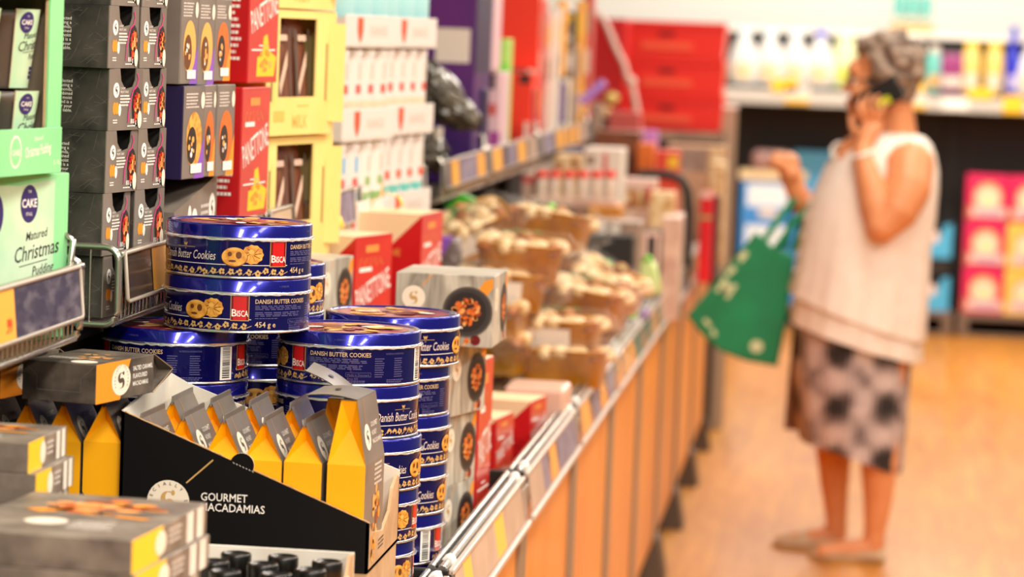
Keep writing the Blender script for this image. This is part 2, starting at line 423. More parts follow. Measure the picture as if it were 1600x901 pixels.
# ------------------------------------------------------------------ timber bins along the aisle
post_grey = mat('grey_post_metal', (150, 132, 112), 0.4, metal=0.3)
foot_m = mat('grey_brown_foot', (92, 74, 58), 0.5)
railm = mat('rail_metal', (214, 212, 204), 0.25, metal=0.85)
stripm = mat('pale_strip_plastic', (196, 182, 170), 0.3)
perf = mat('dark_perforation', (30, 34, 30), 0.6)
beigecard = noisy('beige_price_card', (206, 178, 152), (186, 158, 134), 8, 3, 0.4)
green_tk = mat('green_ticket', (40, 110, 90), 0.5)
BIN_Y0, BIN_D = 4.385, 1.03
words = ['under the macadamia tray', 'in front of the stacked cookie tins', 'in front of the grey printed boxes', 'in front of the gold cake trays',
         'beyond the gold cake trays', 'level with the red-capped jars', 'beside the tip of the green shopping bag', 'just behind the tip of the green shopping bag', 'second behind the green shopping bag', 'last before the red crates']
for k in range(-2, 8):
    y0 = BIN_Y0 + BIN_D * k; y1 = y0 + BIN_D - .012
    b = thing('display_bin', 'timber fronted display bin ' + words[k + 2], 'bin', (-.76, y0, 0), 0, 'timber bins along the aisle')
    off = (-.76, y0, 0)
    m = MB(); m.box(-.545, y0 + .045, .115, -.530, y1 - .045, .80, timber, .001); part(m, 'front_panel', b, off)
    m = MB(); m.box(-.575, y0, .0, -.560, y1, .115, steel_dk); part(m, 'kick_plate', b, off)
    for (a, c) in ((y0, y0 + .045), (y1 - .045, y1)):
        m = MB(); m.box(-.550, a, 0.0, -.522, c, .845, post_grey, .002); part(m, 'corner_post', b, off)
    for a in (y0 + .0, y1 - .07):
        m = MB(); m.hexa([(-.62, a, 0), (-.488, a, 0), (-.488, a + .07, 0), (-.62, a + .07, 0), (-.62, a, .125), (-.510, a, .125), (-.510, a + .07, .125), (-.62, a + .07, .125)], foot_m); part(m, 'foot', b, off)
    m = MB(); m.box(-1.06, y0, .770, -.55, y1, .783, steel_dk); m.box(-1.075, y0, .09, -1.06, y1, .95, steel_dk); part(m, 'bin_deck', b, off)
    m = MB(); m.box(-1.06, y1 - .008, .783, -.60, y1, .86, post_grey); m.box(-.60, y1 - .012, .783, -.525, y1 + .004, .872, steel_dk, .002); part(m, 'divider_plate', b, off)
    m = MB()
    m.tube([(-.553, y0 + .01, .868), (-.553, y1 - .015, .868)], .0058, railm)
    m.tube([(-.538, y0 + .01, .866), (-.538, y1 - .015, .866)], .0068, railm)
    fr = Plane((-.552, y0, .8735), (0, 1, 0), (-1, 0, 0))
    for q in range(44): m.rect(Plane((-.5455, y0, .8710), (1, 0, 0), (0, 1, 0)), -.004, .03 + q * .0225, .002, .042 + q * .0225, perf, 1)
    m.box(-.550, y0 + .02, .856, -.541, y1 - .02, .8705, steel_dk)
    for cy in (y0 + .07, y1 - .07): m.tube([(-.538, cy, .866), (-.538, cy + .035, .866)], .0095, white)
    part(m, 'top_rail', b, off)
    h = MB()
    h.hexa([(-.512, y0 + .02, .790), (-.512, y1 - .02, .790), (-.514, y1 - .02, .790), (-.514, y0 + .02, .790),
            (-.524, y0 + .02, .862), (-.524, y1 - .02, .862), (-.526, y1 - .02, .862), (-.526, y0 + .02, .862)], plastic)
    h.box(-.516, y0 + .02, .782, -.507, y1 - .02, .792, stripm, .002)
    h.box(-.530, y0 + .02, .858, -.521, y1 - .02, .866, stripm, .002)
    ho = part(h, 'price_holder', b, off)
    fr = Plane((-.5125, y0 + .02, .793), (0, 1, 0), (-.012, 0, .072))
    rg = random.Random(40 + k)
    plan = {0: [(.03, .12, beigecard), (.12, .21, yellow), (.21, .52, beigecard), (.52, .64, yellow), (.64, .92, beigecard)],
            1: [(.03, .25, beigecard), (.25, .36, ticket_bl), (.40, .52, ticket_or), (.55, .93, ticket_bl)],
            2: [(.05, .25, ticket_or), (.34, .5, ticket_bl), (.55, .68, ticket_or), (.75, .93, ticket_bl)]}.get(k)
    if plan is None:
        plan = []; x = .05
        while x < .85:
            w_ = rg.uniform(.08, .2); plan.append((x, x + w_, rg.choice([ticket_or, ticket_or, ticket_bl, beigecard, green_tk]))); x += w_ + rg.uniform(.02, .12)
    for a, c, mm in plan:
        t = MB(); q = [(a, .004), (c, .004), (c, .066), (a, .066)]
        vs = [fr.map(x, y, -.0006) for x, y in q] + [fr.map(x, y, -.0012) for x, y in q]
        t.add(vs, [(0, 1, 2, 3), (7, 6, 5, 4), (0, 4, 5, 1), (1, 5, 6, 2), (2, 6, 7, 3), (3, 7, 4, 0)], mm)
        to = t.build('price_ticket', ho)

# ------------------------------------------------------------------ wire baskets on the upper shelf
def basket(y0, y1, label, tickets, dark=pricedark, zt=1.325):
    b = thing('wire_basket', label, 'basket', (-.92, y0, 1.225), 0, 'wire baskets on the upper shelf'); off = (-.92, y0, 1.225)
    xf, xb, z0, z1 = -.92, -1.36, 1.225, zt; m = MB()
    def corner(y, s):
        P = []
        for t in range(7):
            a = pi / 2 * t / 6; P.append((xf - .018 + .018 * sin(a), y, z0 + .018 - .018 * cos(a)))
        for t in range(7):
            a = pi / 2 * t / 6; P.append((xf - .018 + .018 * cos(a), y, z1 - .018 + .018 * sin(a)))
        return [(xb, y, z0)] + P + [(xb, y, z1)]
    m.tube(corner(y0, 1), .0046, chrome); m.tube(corner(y1, 1), .0046, chrome)
    m.tube([(xf, y0, z1 - .010), (xf, y1, z1 - .010)], .0052, chrome)
    m.tube([(xf - .006, y0, z0 + .002), (xf - .006, y1, z0 + .002)], .0042, chrome)
    m.tube([(xb, y0, z1), (xb, y1, z1)], .004, chrome)
    m.tube([(xf - .012, y1 - .012, z1 - .02), (xf - .008, y1 - .012, z1 + .022), (xf - .02, y1 - .012, z1 + .03), (xf - .035, y1 - .012, z1 + .018)], .004, chrome)
    part(m, 'frame', b, off)
    m = MB(); n = int((y1 - y0) / .021)
    for i in range(1, n):
        y = y0 + (y1 - y0) * i / n; m.tube([(xb, y, z0), (xf - .008, y, z0), (xf - .004, y, z0 + .006), (xf - .004, y, z1 - .012)], .0015, chrome, 5)
    for y in (y0, y1):
        for i in range(1, 12): x = xf - (xf - xb) * i / 12; m.tube([(x, y, z0), (x, y, z1)], .0017, chrome, 5)
    for i in range(6): x = xb + (xf - xb) * i / 6; m.tube([(x, y0, z0 - .003), (x, y1, z0 - .003)], .0024, chrome, 5)
    part(m, 'wire_grid', b, off)
    h = MB(); a, c = y0 + .012, y1 - .03
    fr = Plane((xf + .010, a, z0 + .030), (0, 1, 0), (-.006, 0, .066)); L = c - a
    h.add([fr.map(x, y, 0) for x, y in ((0, 0), (L, 0), (L, .062), (0, .062))] + [fr.map(x, y, -.002) for x, y in ((0, 0), (L, 0), (L, .062), (0, .062))],
          [(0, 1, 2, 3), (7, 6, 5, 4), (0, 4, 5, 1), (1, 5, 6, 2), (2, 6, 7, 3), (3, 7, 4, 0)], dark)
    h.tube([fr.map(x, y, .001) for x, y in ((0, .004), (.004, 0), (L - .004, 0), (L, .004), (L, .058), (L - .004, .062), (.004, .062), (0, .058))], .0028, platic_fr, 6, True)
    ho = part(h, 'price_holder', b, off)
    for (s, e, mm, tx) in tickets:
        t = MB(); t.rect(fr, s * L, .003, e * L, .059, mm, 3)
        if tx: t.text(fr, tx, e * L - .015, .012, .022, redtxt, 'R', 5, .02)
        t.build('price_ticket', ho)
    return b
basket(2.80, 3.80, 'chrome wire basket with a smudged dark price strip under the green pudding cartons', [(.30, .68, ticket_or, '.99'), (.02, .28, pricedark, None)])
basket(4.00, 4.98, 'chrome wire basket under the black fruit cake boxes, its end panel in view', [(.165, .62, ticket_or, None)], mat('dark_glossy_strip', (70, 58, 52), 0.15))
basket(5.03, 5.93, 'chrome wire basket under the yellow pouch cartons behind the upper cookie tins', [(.02, .32, beigecard, None), (.33, .46, ticket_or, None), (.5, .98, ticket_bl, None)])
basket(5.97, 6.92, 'chrome wire basket under the white canister cartons', [(.03, .24, ticket_bl, None), (.27, .40, ticket_or, None), (.42, .74, ticket_bl, None), (.76, .93, ticket_or, None)])
basket(7.24, 8.14, 'wire basket below the crumpled black bags and purple box', [(.12, .28, ticket_or, None), (.32, .7, ticket_bl, None), (.72, .9, ticket_or, None)])
basket(8.18, 9.50, 'wire basket below the red and green boxes on the upper shelf', [(.02, .18, ticket_or, None), (.3, .45, ticket_bl, None), (.5, .66, ticket_or, None), (.74, .9, beigecard, None)])
basket(9.54, 11.3, 'last wire basket on the upper shelf before the red crates', [(.02, .2, ticket_bl, None), (.25, .4, ticket_or, None), (.45, .55, ticket_or, None), (.6, .72, ticket_or, None), (.75, .9, beigecard, None)])
# ------------------------------------------------------------------ cookie tins
TR, TH = .0965, .0712
def flowers(mb, fr, x0, x1, seed):
    rg = random.Random(seed); x = x0
    while x < x1 - 4:
        y = .0092 + rg.uniform(-.0015, .002)
        if rg.random() < .6:
            for k in range(5):
                a = 2 * pi * k / 5 + rg.random(); mb.disc(fr, x + 1.55 * cos(a), y + .0027 * sin(a), 1.05, .0018, gold, 1.2, 8)
            x += rg.uniform(6.0, 7.6)
        else:
            for k in range(4):
                a = R(35 + k * 40 + rg.uniform(-10, 10)); mb.disc(fr, x + 1.7 * cos(a), y + .0034 * sin(a) - .001, .62, .0024, gold, 1.2, 8)
            x += rg.uniform(4.6, 6.0)
        mb.line(fr, x - 4.6, .0045 + rg.uniform(0, .003), x - .5, .011 + rg.uniform(-.002, .003), .0009, gold, 1.1)
def cookies(mb, fr, cx):
    mb.disc(fr, cx + 7.5, .0325, 8.6, .0125, cookie, 2, 44, 0, .045)
    for k in range(9):
        a = R(20 + k * 40); mb.line(fr, cx + 7.5 + 1.6 * cos(a), .0335 + .0022 * sin(a), cx + 7.5 + 7.0 * cos(a + .5), .0325 + .0098 * sin(a + .5), .0009, cookie_dk, 2.6)
    mb.disc(fr, cx + 6.5, .036, 2.2, .003, cookie_lt, 2.8, 12)
    mb.disc(fr, cx - 6.5, .0285, 10.2, .0128, cookie_dk, 3, 30)
    mb.disc(fr, cx - 6.5, .0292, 9.8, .0122, cookie, 3.5, 30)
    for dx, dy, rx, ry in ((-3.6, .0034, 1.7, .0030), (3.3, .0022, 2.3, .0046), (-1.6, -.0056, 3.0, .0016)):
        mb.disc(fr, cx - 6.5 + dx, .0292 + dy, rx, ry, cookie_dk, 4.2, 14)
    mb.disc(fr, cx - 7.5, .0385, 4.5, .0012, cookie_lt, 4.2, 14)
def ribbon(mb, fr, cx):
    w = 6.8
    mb.rect(fr, cx - w - .5, .0165, cx + w + .5, .0492, gold, 1.5)
    mb.rect(fr, cx - w, .0175, cx + w, .0492, bisca_dk, 2.2); mb.rect(fr, cx - w * .75, .0175, cx + w * .75, .0492, bisca_red, 2.6)
    aa = CylArc(TR, cx)
    mb.text(aa, 'B', -.0105, .0225, .0135, white, 'L', 4, .012); mb.text(aa, 'ISCA', -.0034, .0225, .0112, white, 'L', 4, .012, width=.0145)
fr = Cyl(TR); body = MB()
body.lathe([(TR - .002, 0), (TR + .0012, .0006), (TR + .0016, .0018), (TR + .0004, .0032), (TR, .0036)], silver, 96, cap1=False)
body.lathe([(TR, .0036), (TR, .0505)], navy, 96, cap0=False, cap1=True)
for cx in (0, 253):
    aa = CylArc(TR, cx)
    body.text(aa, 'Danish Butter Cookies', 0, .0240, .0168, palegold, 'C', 2, .004, .22, 0, width=.092)
    body.text(aa, 'w', 0, .0405, .009, gold, 'C', 2, .03); body.line(aa, -.016, .0392, .016, .0392, .0005, gold, 1); body.text(aa, 'M', 0, .0358, .0028, gold, 'C', 2)
for cx in (49, 302): cookies(body, fr, cx)
for cx in (78, 213): ribbon(body, fr, cx)
for a, b in ((-31, 87), (205, 325)):
    body.rect(fr, a, .0180, b, .0188, white, 1.2); flowers(body, fr, a + 1, b, int(a) + 50)
aa = CylArc(TR, 90)
body.text(aa, 'DANISH BUTTER COOKIES', 0, .0395, .0082, goldtext, 'L', 2, .014, width=.0835)
body.para(aa, 0, .0368, .082, 3, .0022, faint, 1, 4); body.para(aa, 0, .0283, .080, 3, .0022, faint, 1, 5); body.para(aa, 0, .0205, .035, 1, .002, faint, 1, 6)
body.text(aa, '454 g e', 0, .0085, .0100, goldtext, 'L', 2, .012)
body.text(aa, 'Made in Denmark', .052, .0142, .0040, faint, 'L', 2, width=.030); body.text(aa, 'Bisca A/S', .052, .0092, .0040, faint, 'L', 2)
for x0, y0, x1, y1 in ((.050, .0132, .084, .0132), (.050, .0185, .084, .0185), (.050, .0132, .050, .0185), (.084, .0132, .084, .0185)): body.line(aa, x0, y0, x1, y1, .0004, faint, 1)
body.para(aa, .052, .0080, .030, 2, .0024, faint, 1, 8)
aa = CylArc(TR, 143)
body.text(aa, 'NUTRITION INFORMATION', .046, .0425, .0036, faint, 'R', 2, width=.030)
for i in range(9): body.para(aa, 0, .038 - i * .0030, .014, 1, .003, faint, 1, 20 + i, .4); body.para(aa, .030, .038 - i * .0030, .016, 1, .003, faint, 1, 40 + i, .4)
body.para(aa, .018, .0095, .03, 3, .0025, faint, 1, 70)
aa = CylArc(TR, 187); body.rect(aa, 0, .005, .0205, .049, white, 1.5)
rg = random.Random(5); y = .0075
while y < .0475:
    h = rg.choice([.0006, .0010, .0016]); body.rect(aa, .0035, y, .0168, y + h, black, 2.2); y += h + rg.choice([.0007, .0011])
body.text(CylArc(TR, 140), 'w', .075, .03, .001, gold)
lid = MB(); r = TR + .0006
lid.lathe([(r - .0004, .0500), (r + .0016, .0510), (r + .0018, .0525), (r + .0004, .0540)], silver, 96, cap0=False, cap1=False)
lid.lathe([(r + .0004, .0540), (r, .0550), (r, .0685), (r - .0012, .0705), (r - .0035, .0712), (r - .006, .0706), (r - .008, .0690)], navylid, 96, cap0=False, cap1=False)
lid.lathe([(r - .008, .0690), (.0005, .0690)], navylid, 96, cap0=False, cap1=True)
ft = Plane((0, 0, .0690), (1, 0, 0), (0, 1, 0)); rg = random.Random(12)
lid.disc(ft, 0, 0, .080, .080, lidred, 1, 48)
for k in range(26):
    a = rg.uniform(0, 2 * pi); q = sqrt(rg.random()) * .06
    lid.disc(ft, q * cos(a), q * sin(a), rg.uniform(.008, .022), rg.uniform(.006, .016), rg.choice([cookie, cookie_lt, bisca_dk, lidred, white, cookie]), 2 + k * .25, 14, a, .03)
# crinkled shrink film caught over the seam
for zz in (.0512,):
    P = []
    for k in range(97):
        a = 2 * pi * k / 96; P.append(((r + .0022 + rg.uniform(0, .0014)) * cos(a), (r + .0022 + rg.uniform(0, .0014)) * sin(a), zz + rg.uniform(-.0010, .0016)))
    lid.tube(P[:96], .0011, shrink, 5, True)
lid.text(CylArc(r, 110), '+ 5700190', 0, .0605, .0036, faint, 'L', 2)
def tin0():
    t = thing('cookie_tin', '', 'cookie tin', group='blue cookie tins')
    body.build('tin_body', t); lid.build('lid', t); return t
BIN_Z = .785
proto = None
def stack(x, y, n, angs, labels, lev0=0, jit=0.0, pos=None):
    global proto
    for i in range(n):
        rg = random.Random(int(x * 1000) + i * 7); dx, dy = (pos[i] if pos else (rg.uniform(-jit, jit), rg.uniform(-jit, jit)))
        loc = (x + dx, y + dy, BIN_Z + (lev0 + i) * TH); a = R(angs[i])
        if proto is None:
            proto = tin0(); place(proto, loc, a); proto['label'] = labels[i]
        else: dup(proto, labels[i], loc, a)
def lv(where, n): return ['blue cookie tin %s in the %s' % (q, where) for q in (['at the bottom', 'second from the bottom', 'third from the bottom', 'third from the top', 'second from the top', 'on the very top'] if n == 6 else ['at the bottom', 'second from the bottom', 'third from the bottom', 'in the middle', 'third from the top', 'second from the top', 'on the very top'])]
stack(-.662, 4.28, 6, [16, 16, 4, 33, -193, -113], lv('stack between black tray and rail', 6), 0, 0, [(.003, 0), (.001, .002), (.004, 0), (.006, .0), (0, 0), (0, 0)])
stack(-.641, 4.545, 6, [30, -137, 35, 38, -76, 37], lv('stack before the grey boxes', 6), 0, 0, [(-.018, 0), (-.014, 0), (-.012, 0), (-.010, 0), (-.012, 0), (0, 0)])
stack(-.884, 4.20, 6, [0, 20, -40, 70, -23, -138], lv('stack behind the tipped carton', 6), 0, 0, [(0, 0)] * 6)
stack(-.826, 4.46, 7, [0, 30, 60, 90, -30, -118, 20], lv('dim stack half hidden behind others', 7), 0, 0, [(0, 0)] * 7)
stack(-.803, 4.20, 2, [-65, -35], ['lower of the two blue cookie tins bridging the front stacks, its red ribbon central', 'topmost blue cookie tin of all, crowning the bridging pair'], 6)

# ------------------------------------------------------------------ gable top macadamia cartons
def gable_mesh(open_tab, w=.0475, d=.118, hs=.114, top=.162):
    top = .194 if open_tab else top
    m = MB(); y0, y1 = -d / 2, d / 2
    A = [(-w / 2, y0, 0), (w / 2, y0, 0), (w / 2, y1, 0), (-w / 2, y1, 0)]; B = [(p[0], p[1], hs) for p in A]
    t = .010 if open_tab else .0012
    P0, P1 = (-t, y0 + .002, top), (t, y0 + .002, top); Q0, Q1 = (-t, y1 - .002, top), (t, y1 - .002, top)
    m.add(A + B, [(3, 2, 1, 0)], stone)
    m.add(A + B, [(0, 1, 5, 4), (2, 3, 7, 6)], orange)
    m.add(A + B, [(1, 2, 6, 5), (3, 0, 4, 7)], warmgrey)
    m.add([B[1], B[2], Q1, P1], [(0, 1, 2, 3)], warmgrey); m.add([B[3], B[0], P0, Q0], [(0, 1, 2, 3)], warmgrey)
    m.add([P0, P1, Q1, Q0], [(0, 1, 2, 3)], warmgrey)
    for (a, b, pa, pb, yy, s) in ((B[0], B[1], P0, P1, y0, 1), (B[3], B[2], Q0, Q1, y1, -1)):
        G = (0, yy + s * .016, hs + (.044 if open_tab else .026))
        pa2 = (pa[0], yy + s * .004, pa[2] - .001); pb2 = (pb[0], yy + s * .004, pb[2] - .001)
        q = [(a, b, G), (b, pb2, G), (pa2, a, G), (pb2, pa2, G)]
        for tri in q: m.add(tri, [(0, 1, 2) if s > 0 else (2, 1, 0)], orange)
    # ridge crimp
    if not open_tab: m.hexa([(-.0012, y0, top - .004), (.0012, y0, top - .004), (.0012, y1, top - .004), (-.0012, y1, top - .004), (-.0012, y0 + .003, top + .006), (.0012, y0 + .003, top + .006), (.0012, y1 - .003, top + .006), (-.0012, y1 - .003, top + .006)], warmgrey)
    sl = Plane((w / 2, y0, hs), (0, 1, 0), (P1[0] - w / 2, 0, top - hs))
    H_ = .032 if open_tab else .016
    m.logo(sl, .034, H_, .0165, .0165, creamlogo, stone, 1)
    m.line(sl, .034, H_ + .0175, .034, .054 if not open_tab else .080, .0012, amberline, 1)
    for k, s_ in enumerate(('GOURMET', 'HONEY', 'MACADAMIAS')): m.text(sl, s_, .058, H_ + .010 - k * .0105, .0085, greydark, 'L', 2, .02)
    sd = Plane((w / 2, y0, 0), (0, 1, 0), (0, 0, 1))
    m.para(sd, .058, .110, .048, 5, .006, greydark, 1, 5)
    m.nuts(sd, .070, .045, .026, .042, 26, [nut_lt, orange_print, cookie_lt, nut_br], 1, 9, .26)
    fd = Plane((-w / 2, y0, 0), (1, 0, 0), (0, 0, 1))
    m.poly(fd, [(0, 0), (.012, .0), (.014, .030), (0, .052)], stone, 1)
    m.logo(fd, .027, .018, .0185, .0185, creamlogo, stone, 2)
    ringtext(m, fd, 'SPECIALLY SELECTED', .027, .018, .0145, .0034, stone, 4)
    return m
def ringtext(m, fr, s, cx, cy, r, size, mm, l=3, a0=205, span=230):
    for i, ch in enumerate(s):
        if ch == ' ': continue
        a = R(a0 - span * i / (len(s) - 1)); m.text(fr, ch, cx + r * cos(a), cy + r * sin(a), size, mm, 'C', l, .01, 0, a - pi / 2)
gm = gable_mesh(False); go = gable_mesh(True)
TZ = .969
rot_t = R(2.5)
gab = None; gopen = None
def tabm():
    m = MB(); P = []
    for i in range(9):
        t = i / 8; P.append((.010 - .066 * t, .1945 + .004 * sin(t * pi) + .002 * t * t))
    for (sg, l) in ((1, 0), (-1, .0011)):
        vs = []
        for x, z in P: vs += [(x, -.057 + .006 * (1 - abs(.5 - x / -.11)), z - l), (x, .057, z - l)]
        m.add(vs, [(2 * i, 2 * i + 1, 2 * i + 3, 2 * i + 2)[::-sg] for i in range(8)], warmgrey if sg > 0 else cardin, True)
    m.disc(Plane((-.026, 0, .2003), (1, 0, 0), (0, 1, 0)), 0, 0, .004, .008, black, 1, 14)
    return m
def gable(loc, label, opened=False, rz=0.0, rot=None):
    global gab, gopen
    grp = 'gable top macadamia cartons'
    if not opened:
        if gab is None:
            gab = place(tag(gm.build('nut_carton'), label, 'carton', grp), loc, rz, rot); return gab
        return dup(gab, label, loc, rz, rot=rot)
    if gopen is None:
        gopen = thing('nut_carton', label, 'carton', loc, rz, grp); go.build('carton_body', gopen); tabm().build('hang_tab', gopen)
        if rot: gopen.rotation_euler = rot
        return gopen
    return dup(gopen, label, loc, rz, rot=rot)
FX = [-.849, -.797, -.7455, -.696, -.644, -.590]
FL = ['front row nut carton nearest the tall tray end, only its ridge showing', 'amber gabled nut carton just above the tray edge, left of the amber line', 'amber gabled nut carton above the amber line on the black tray front', 'amber gabled nut carton behind the round thumb notch of the tray', 'amber gabled nut carton between the thumb notch and the open topped carton', 'amber nut carton with a flat open hang tab at the low end of the tray']
for i, x in enumerate(FX): gable((x, 3.905, TZ - (.004 if i == 0 else 0)), FL[i], i == 5, R((-2, -1, -1.5, -1, -3, -3)[i]))
BL = ['nut carton of the rear row nearest the white inside wall of the tray', 'nut carton second in the rear row of the black tray', 'nut carton third in the rear row of the black tray', 'nut carton fourth in the rear row, behind the leaning one']
for i, x in enumerate([-.838, -.788, -.738, -.686]): gable((x, 4.030, TZ + .004), BL[i], False, R(-1))
o = gable((-.628, 4.034, TZ - .014), 'rear row nut carton with its hang tab raised and the hole showing', True, R(-2))
for ch in [q for q in bpy.data.objects if q.parent == o and q.name.startswith('hang_tab')]:
    ch.rotation_euler = (R(0), R(28), R(6)); ch.location = (-.090, 0, .026)
LL = ['amber gabled nut carton touching the tall end of the black tray', 'amber gabled nut carton second from the black tray on its outer side', 'amber gabled nut carton third from the black tray on its outer side', 'dim nut carton farthest from the black tray, cut by the frame edge']
for i, x in enumerate([-.898, -.948, -.996, -1.044]): gable((x, 3.905, .981 - .002 * i), LL[i], False, R((0, -1, 1, 0)[i]))

# ------------------------------------------------------------------ black shelf tray holding them
t = thing('display_tray', 'black slant-cut cardboard tray printed GOURMET MACADAMIAS holding two rows of nut cartons', 'tray', (-.74, 4.05, .94))
x0, x1, y0, y1, z0 = -.8735, -.5610, 3.838, 4.096, .952
m = MB(); th = .004
def topz(x): return 1.1366 + (x - x0) / (x1 - x0) * (1.0138 - 1.1366)
fpts = [(x0, z0), (x1, z0), (x1, topz(x1))]
xc = -.8735 + (374 - 187) * .000813
for k in range(13):
    a = R(-22 + 180 * k / 12 * 1.0); fpts.append((xc + .0150 * cos(a), topz(xc) + .0150 * sin(a)))
fpts.append((x0, topz(x0)))
m.prism(fpts, (y0, y0 + .0015), trayblk, 'y')
m.prism(fpts, (y0 + .0016, y0 + th), whitecard, 'y')
rgj = random.Random(8)
m.prism([(x0, topz(x0) - .0005), (x1, topz(x1) - .0005)] + [(x1 - (x1 - x0) * k / 60, topz(x1 - (x1 - x0) * k / 60) + rgj.uniform(.0002, .0016)) for k in range(61)], (y0 + .0002, y0 + th - .0002), tornedge, 'y')
mf = m
m = MB(); tb = lambda x: topz(x) + .020
bp = [(x0, z0), (x1, z0), (x1, tb(x1) + .012), (x0 + .03, tb(x0 + .03)), (x0, tb(x0) + .004)]
m.prism(bp, (y1 - th, y1), whitecard, 'y'); part(m, 'back_panel', t, (-.74, 4.05, .94))
m = MB(); m.prism([(y0, z0), (y1, z0), (y1, topz(x0) + .024), (y1 - .03, topz(x0) + .020), (y0 + .05, topz(x0) + .004), (y0, topz(x0))], (x0, x0 + th), whitecard, 'x'); part(m, 'left_panel', t, (-.74, 4.05, .94))
m = MB(); m.prism([(y0, z0), (y1, z0), (y1, 1.036), (y1 - .02, 1.042), (y1 - .06, 1.030), (y1 - .08, 1.004), (y1 - .14, .988), (y0 + .03, .998), (y0, 1.0138)], (x1 - th, x1), kraft, 'x')
fr = Plane((x1, y0, z0), (0, 1, 0), (0, 0, 1))
m.nuts(fr, .035, .030, .022, .022, 14, [nut_lt, cookie_lt, orange_print], 1, 3, .3); m.para(fr, .08, .03, .05, 3, .005, stone, 1, 6); part(m, 'end_panel', t, (-.74, 4.05, .94))
m = MB(); m.box(x0, y0 + th, z0, x1, y1 - th, z0 + .004, kraft); part(m, 'base', t, (-.74, 4.05, .94))
m = mf; fr = Plane((x0, y0, z0), (1, 0, 0), (0, 0, 1))
pz = lambda px, py: on_y(px, py, y0).z - z0
lx, lz = (263 - 187) * .000813, pz(263, 783)
m.logo(fr, lx, lz, .0265, .0265, creamlogo, gold, 1); ringtext(m, fr, 'SPECIALLY SELECTED', lx, lz, .0205, .0058, stone, 3, 200, 330)
m.line(fr, (290 - 187) * .000813, pz(290, 754), (330 - 187) * .000813, pz(330, 718), .0018, gold, 1)
m.text(fr, 'GOURMET', .1025, pz(350, 783), .0140, white, 'L', 2, .008, width=.0580); m.text(fr, 'MACADAMIAS', .1025, pz(360, 799.5), .0140, white, 'L', 2, .008, width=.0800)
for k in range(7): m.line(fr, .141 + k * .004, topz(x0 + .141 + k * .004) - z0 - .001, .143 + k * .004, topz(x0 + .143 + k * .004) - z0 - .0018, .0008, greydark, 1)
part(m, 'front_panel', t, (-.74, 4.05, .94))
# what the trays stand on
m = MB(); m.box(-.872, 3.84, .784, -.562, 4.094, .9515, kraft, .002); tag(m.build('cardboard_tray'), 'plain closed carton under the black macadamia tray', 'carton')
m = MB(); m.box(-1.08, 3.84, .784, -.876, 3.97, .973, trayblk, .002); tag(m.build('cardboard_tray'), 'black closed carton under the loose gabled nut cartons', 'carton')

# ------------------------------------------------------------------ tipped salted caramel cartons
def lying(label, loc, rot, full=True):
    c = thing('nut_carton', label, 'carton', loc, 0, 'tipped salted caramel cartons'); c.rotation_euler = rot
    w, h, L = .099, .048, .160; m = MB()
    m.box(-w / 2, 0, 0, w / 2, L, h, stone, .0008)
    fr = Plane((-w / 2, 0, 0), (1, 0, 0), (0, 0, 1))
    for a, b, c_, d_ in ((0, h, .020, h * .62), (w, h, w - .020, h * .62), (.020, h * .62, .020, h * .28), (w - .02, h * .62, w - .02, h * .28), (.02, h * .28, w - .02, h * .28)): m.line(fr, a, b, c_, d_, .0006, scratch, 1)
    fr = Plane((w / 2, 0, 0), (0, 1, 0), (0, 0, 1))
    m.poly(fr, [(0, 0), (.066, 0), (.094, h), (0, h)], orange_print, 1)
    m.logo(fr, .068, h / 2, .026, .019, creamlogo, stone, 2); ringtext(m, fr, 'SPECIALLY SELECTED', .068, h / 2, .0165, .0040, stone, 4)
    for k, s_ in enumerate(('SALTED CARAMEL', 'FLAVOURED', 'MACADAMIAS')): m.text(fr, s_, .101, .0325 - k * .0095, .0078, white, 'L', 2, .012, width=(.055, .040, .043)[k])
    fr = Plane((-w / 2, 0, h), (1, 0, 0), (0, 1, 0))
    m.disc(fr, .072, .022, .017, .014, creamlogo, 1); m.nuts(fr, .05, .08, .035, .04, 16, [gold, nut_lt, cookie], 1, 4, .16); m.para(fr, .01, .06, .05, 3, .006, greydark, 1, 7)
    m.build('carton_body', c)
    m = MB(); z = h / 2; e = L + .056
    m.hexa([(-w / 2, L, 0), (w / 2, L, 0), (w / 2, e, z - .003), (-w / 2, e, z - .003), (-w / 2, L, .0012), (w / 2, L, .0012), (w / 2, e, z - .002), (-w / 2, e, z - .002)], stone)
    m.hexa([(-w / 2, L, h - .0012), (w / 2, L, h - .0012), (w / 2, e, z + .002), (-w / 2, e, z + .002), (-w / 2, L, h), (w / 2, L, h), (w / 2, e, z + .0035), (-w / 2, e, z + .0035)], stone)
    m.add([(w / 2 - .006, L, h), (w / 2 - .006, L, 0), (w / 2 - .014, e - .012, z), (w / 2, L, h), (w / 2, e, z), (w / 2, L, 0)], [(0, 1, 2), (3, 0, 2, 4), (1, 5, 4, 2)], stone)
    m.tube([(w / 2, L, h), (w / 2, e, z + .001), (w / 2, L, 0)], .0008, kraft, 5)
    m.build('gable_end', c)
    return c
lying('dark slate carton printed SALTED CARAMEL FLAVOURED MACADAMIAS lying across the gabled cartons', (-.935, 3.765, 1.1525), (R(0), 0, R(-13)))
lying('dark slate carton tipped flat at the frame edge beside the salted caramel one', (-1.060, 3.790, 1.1500), (0, 0, R(-12)))

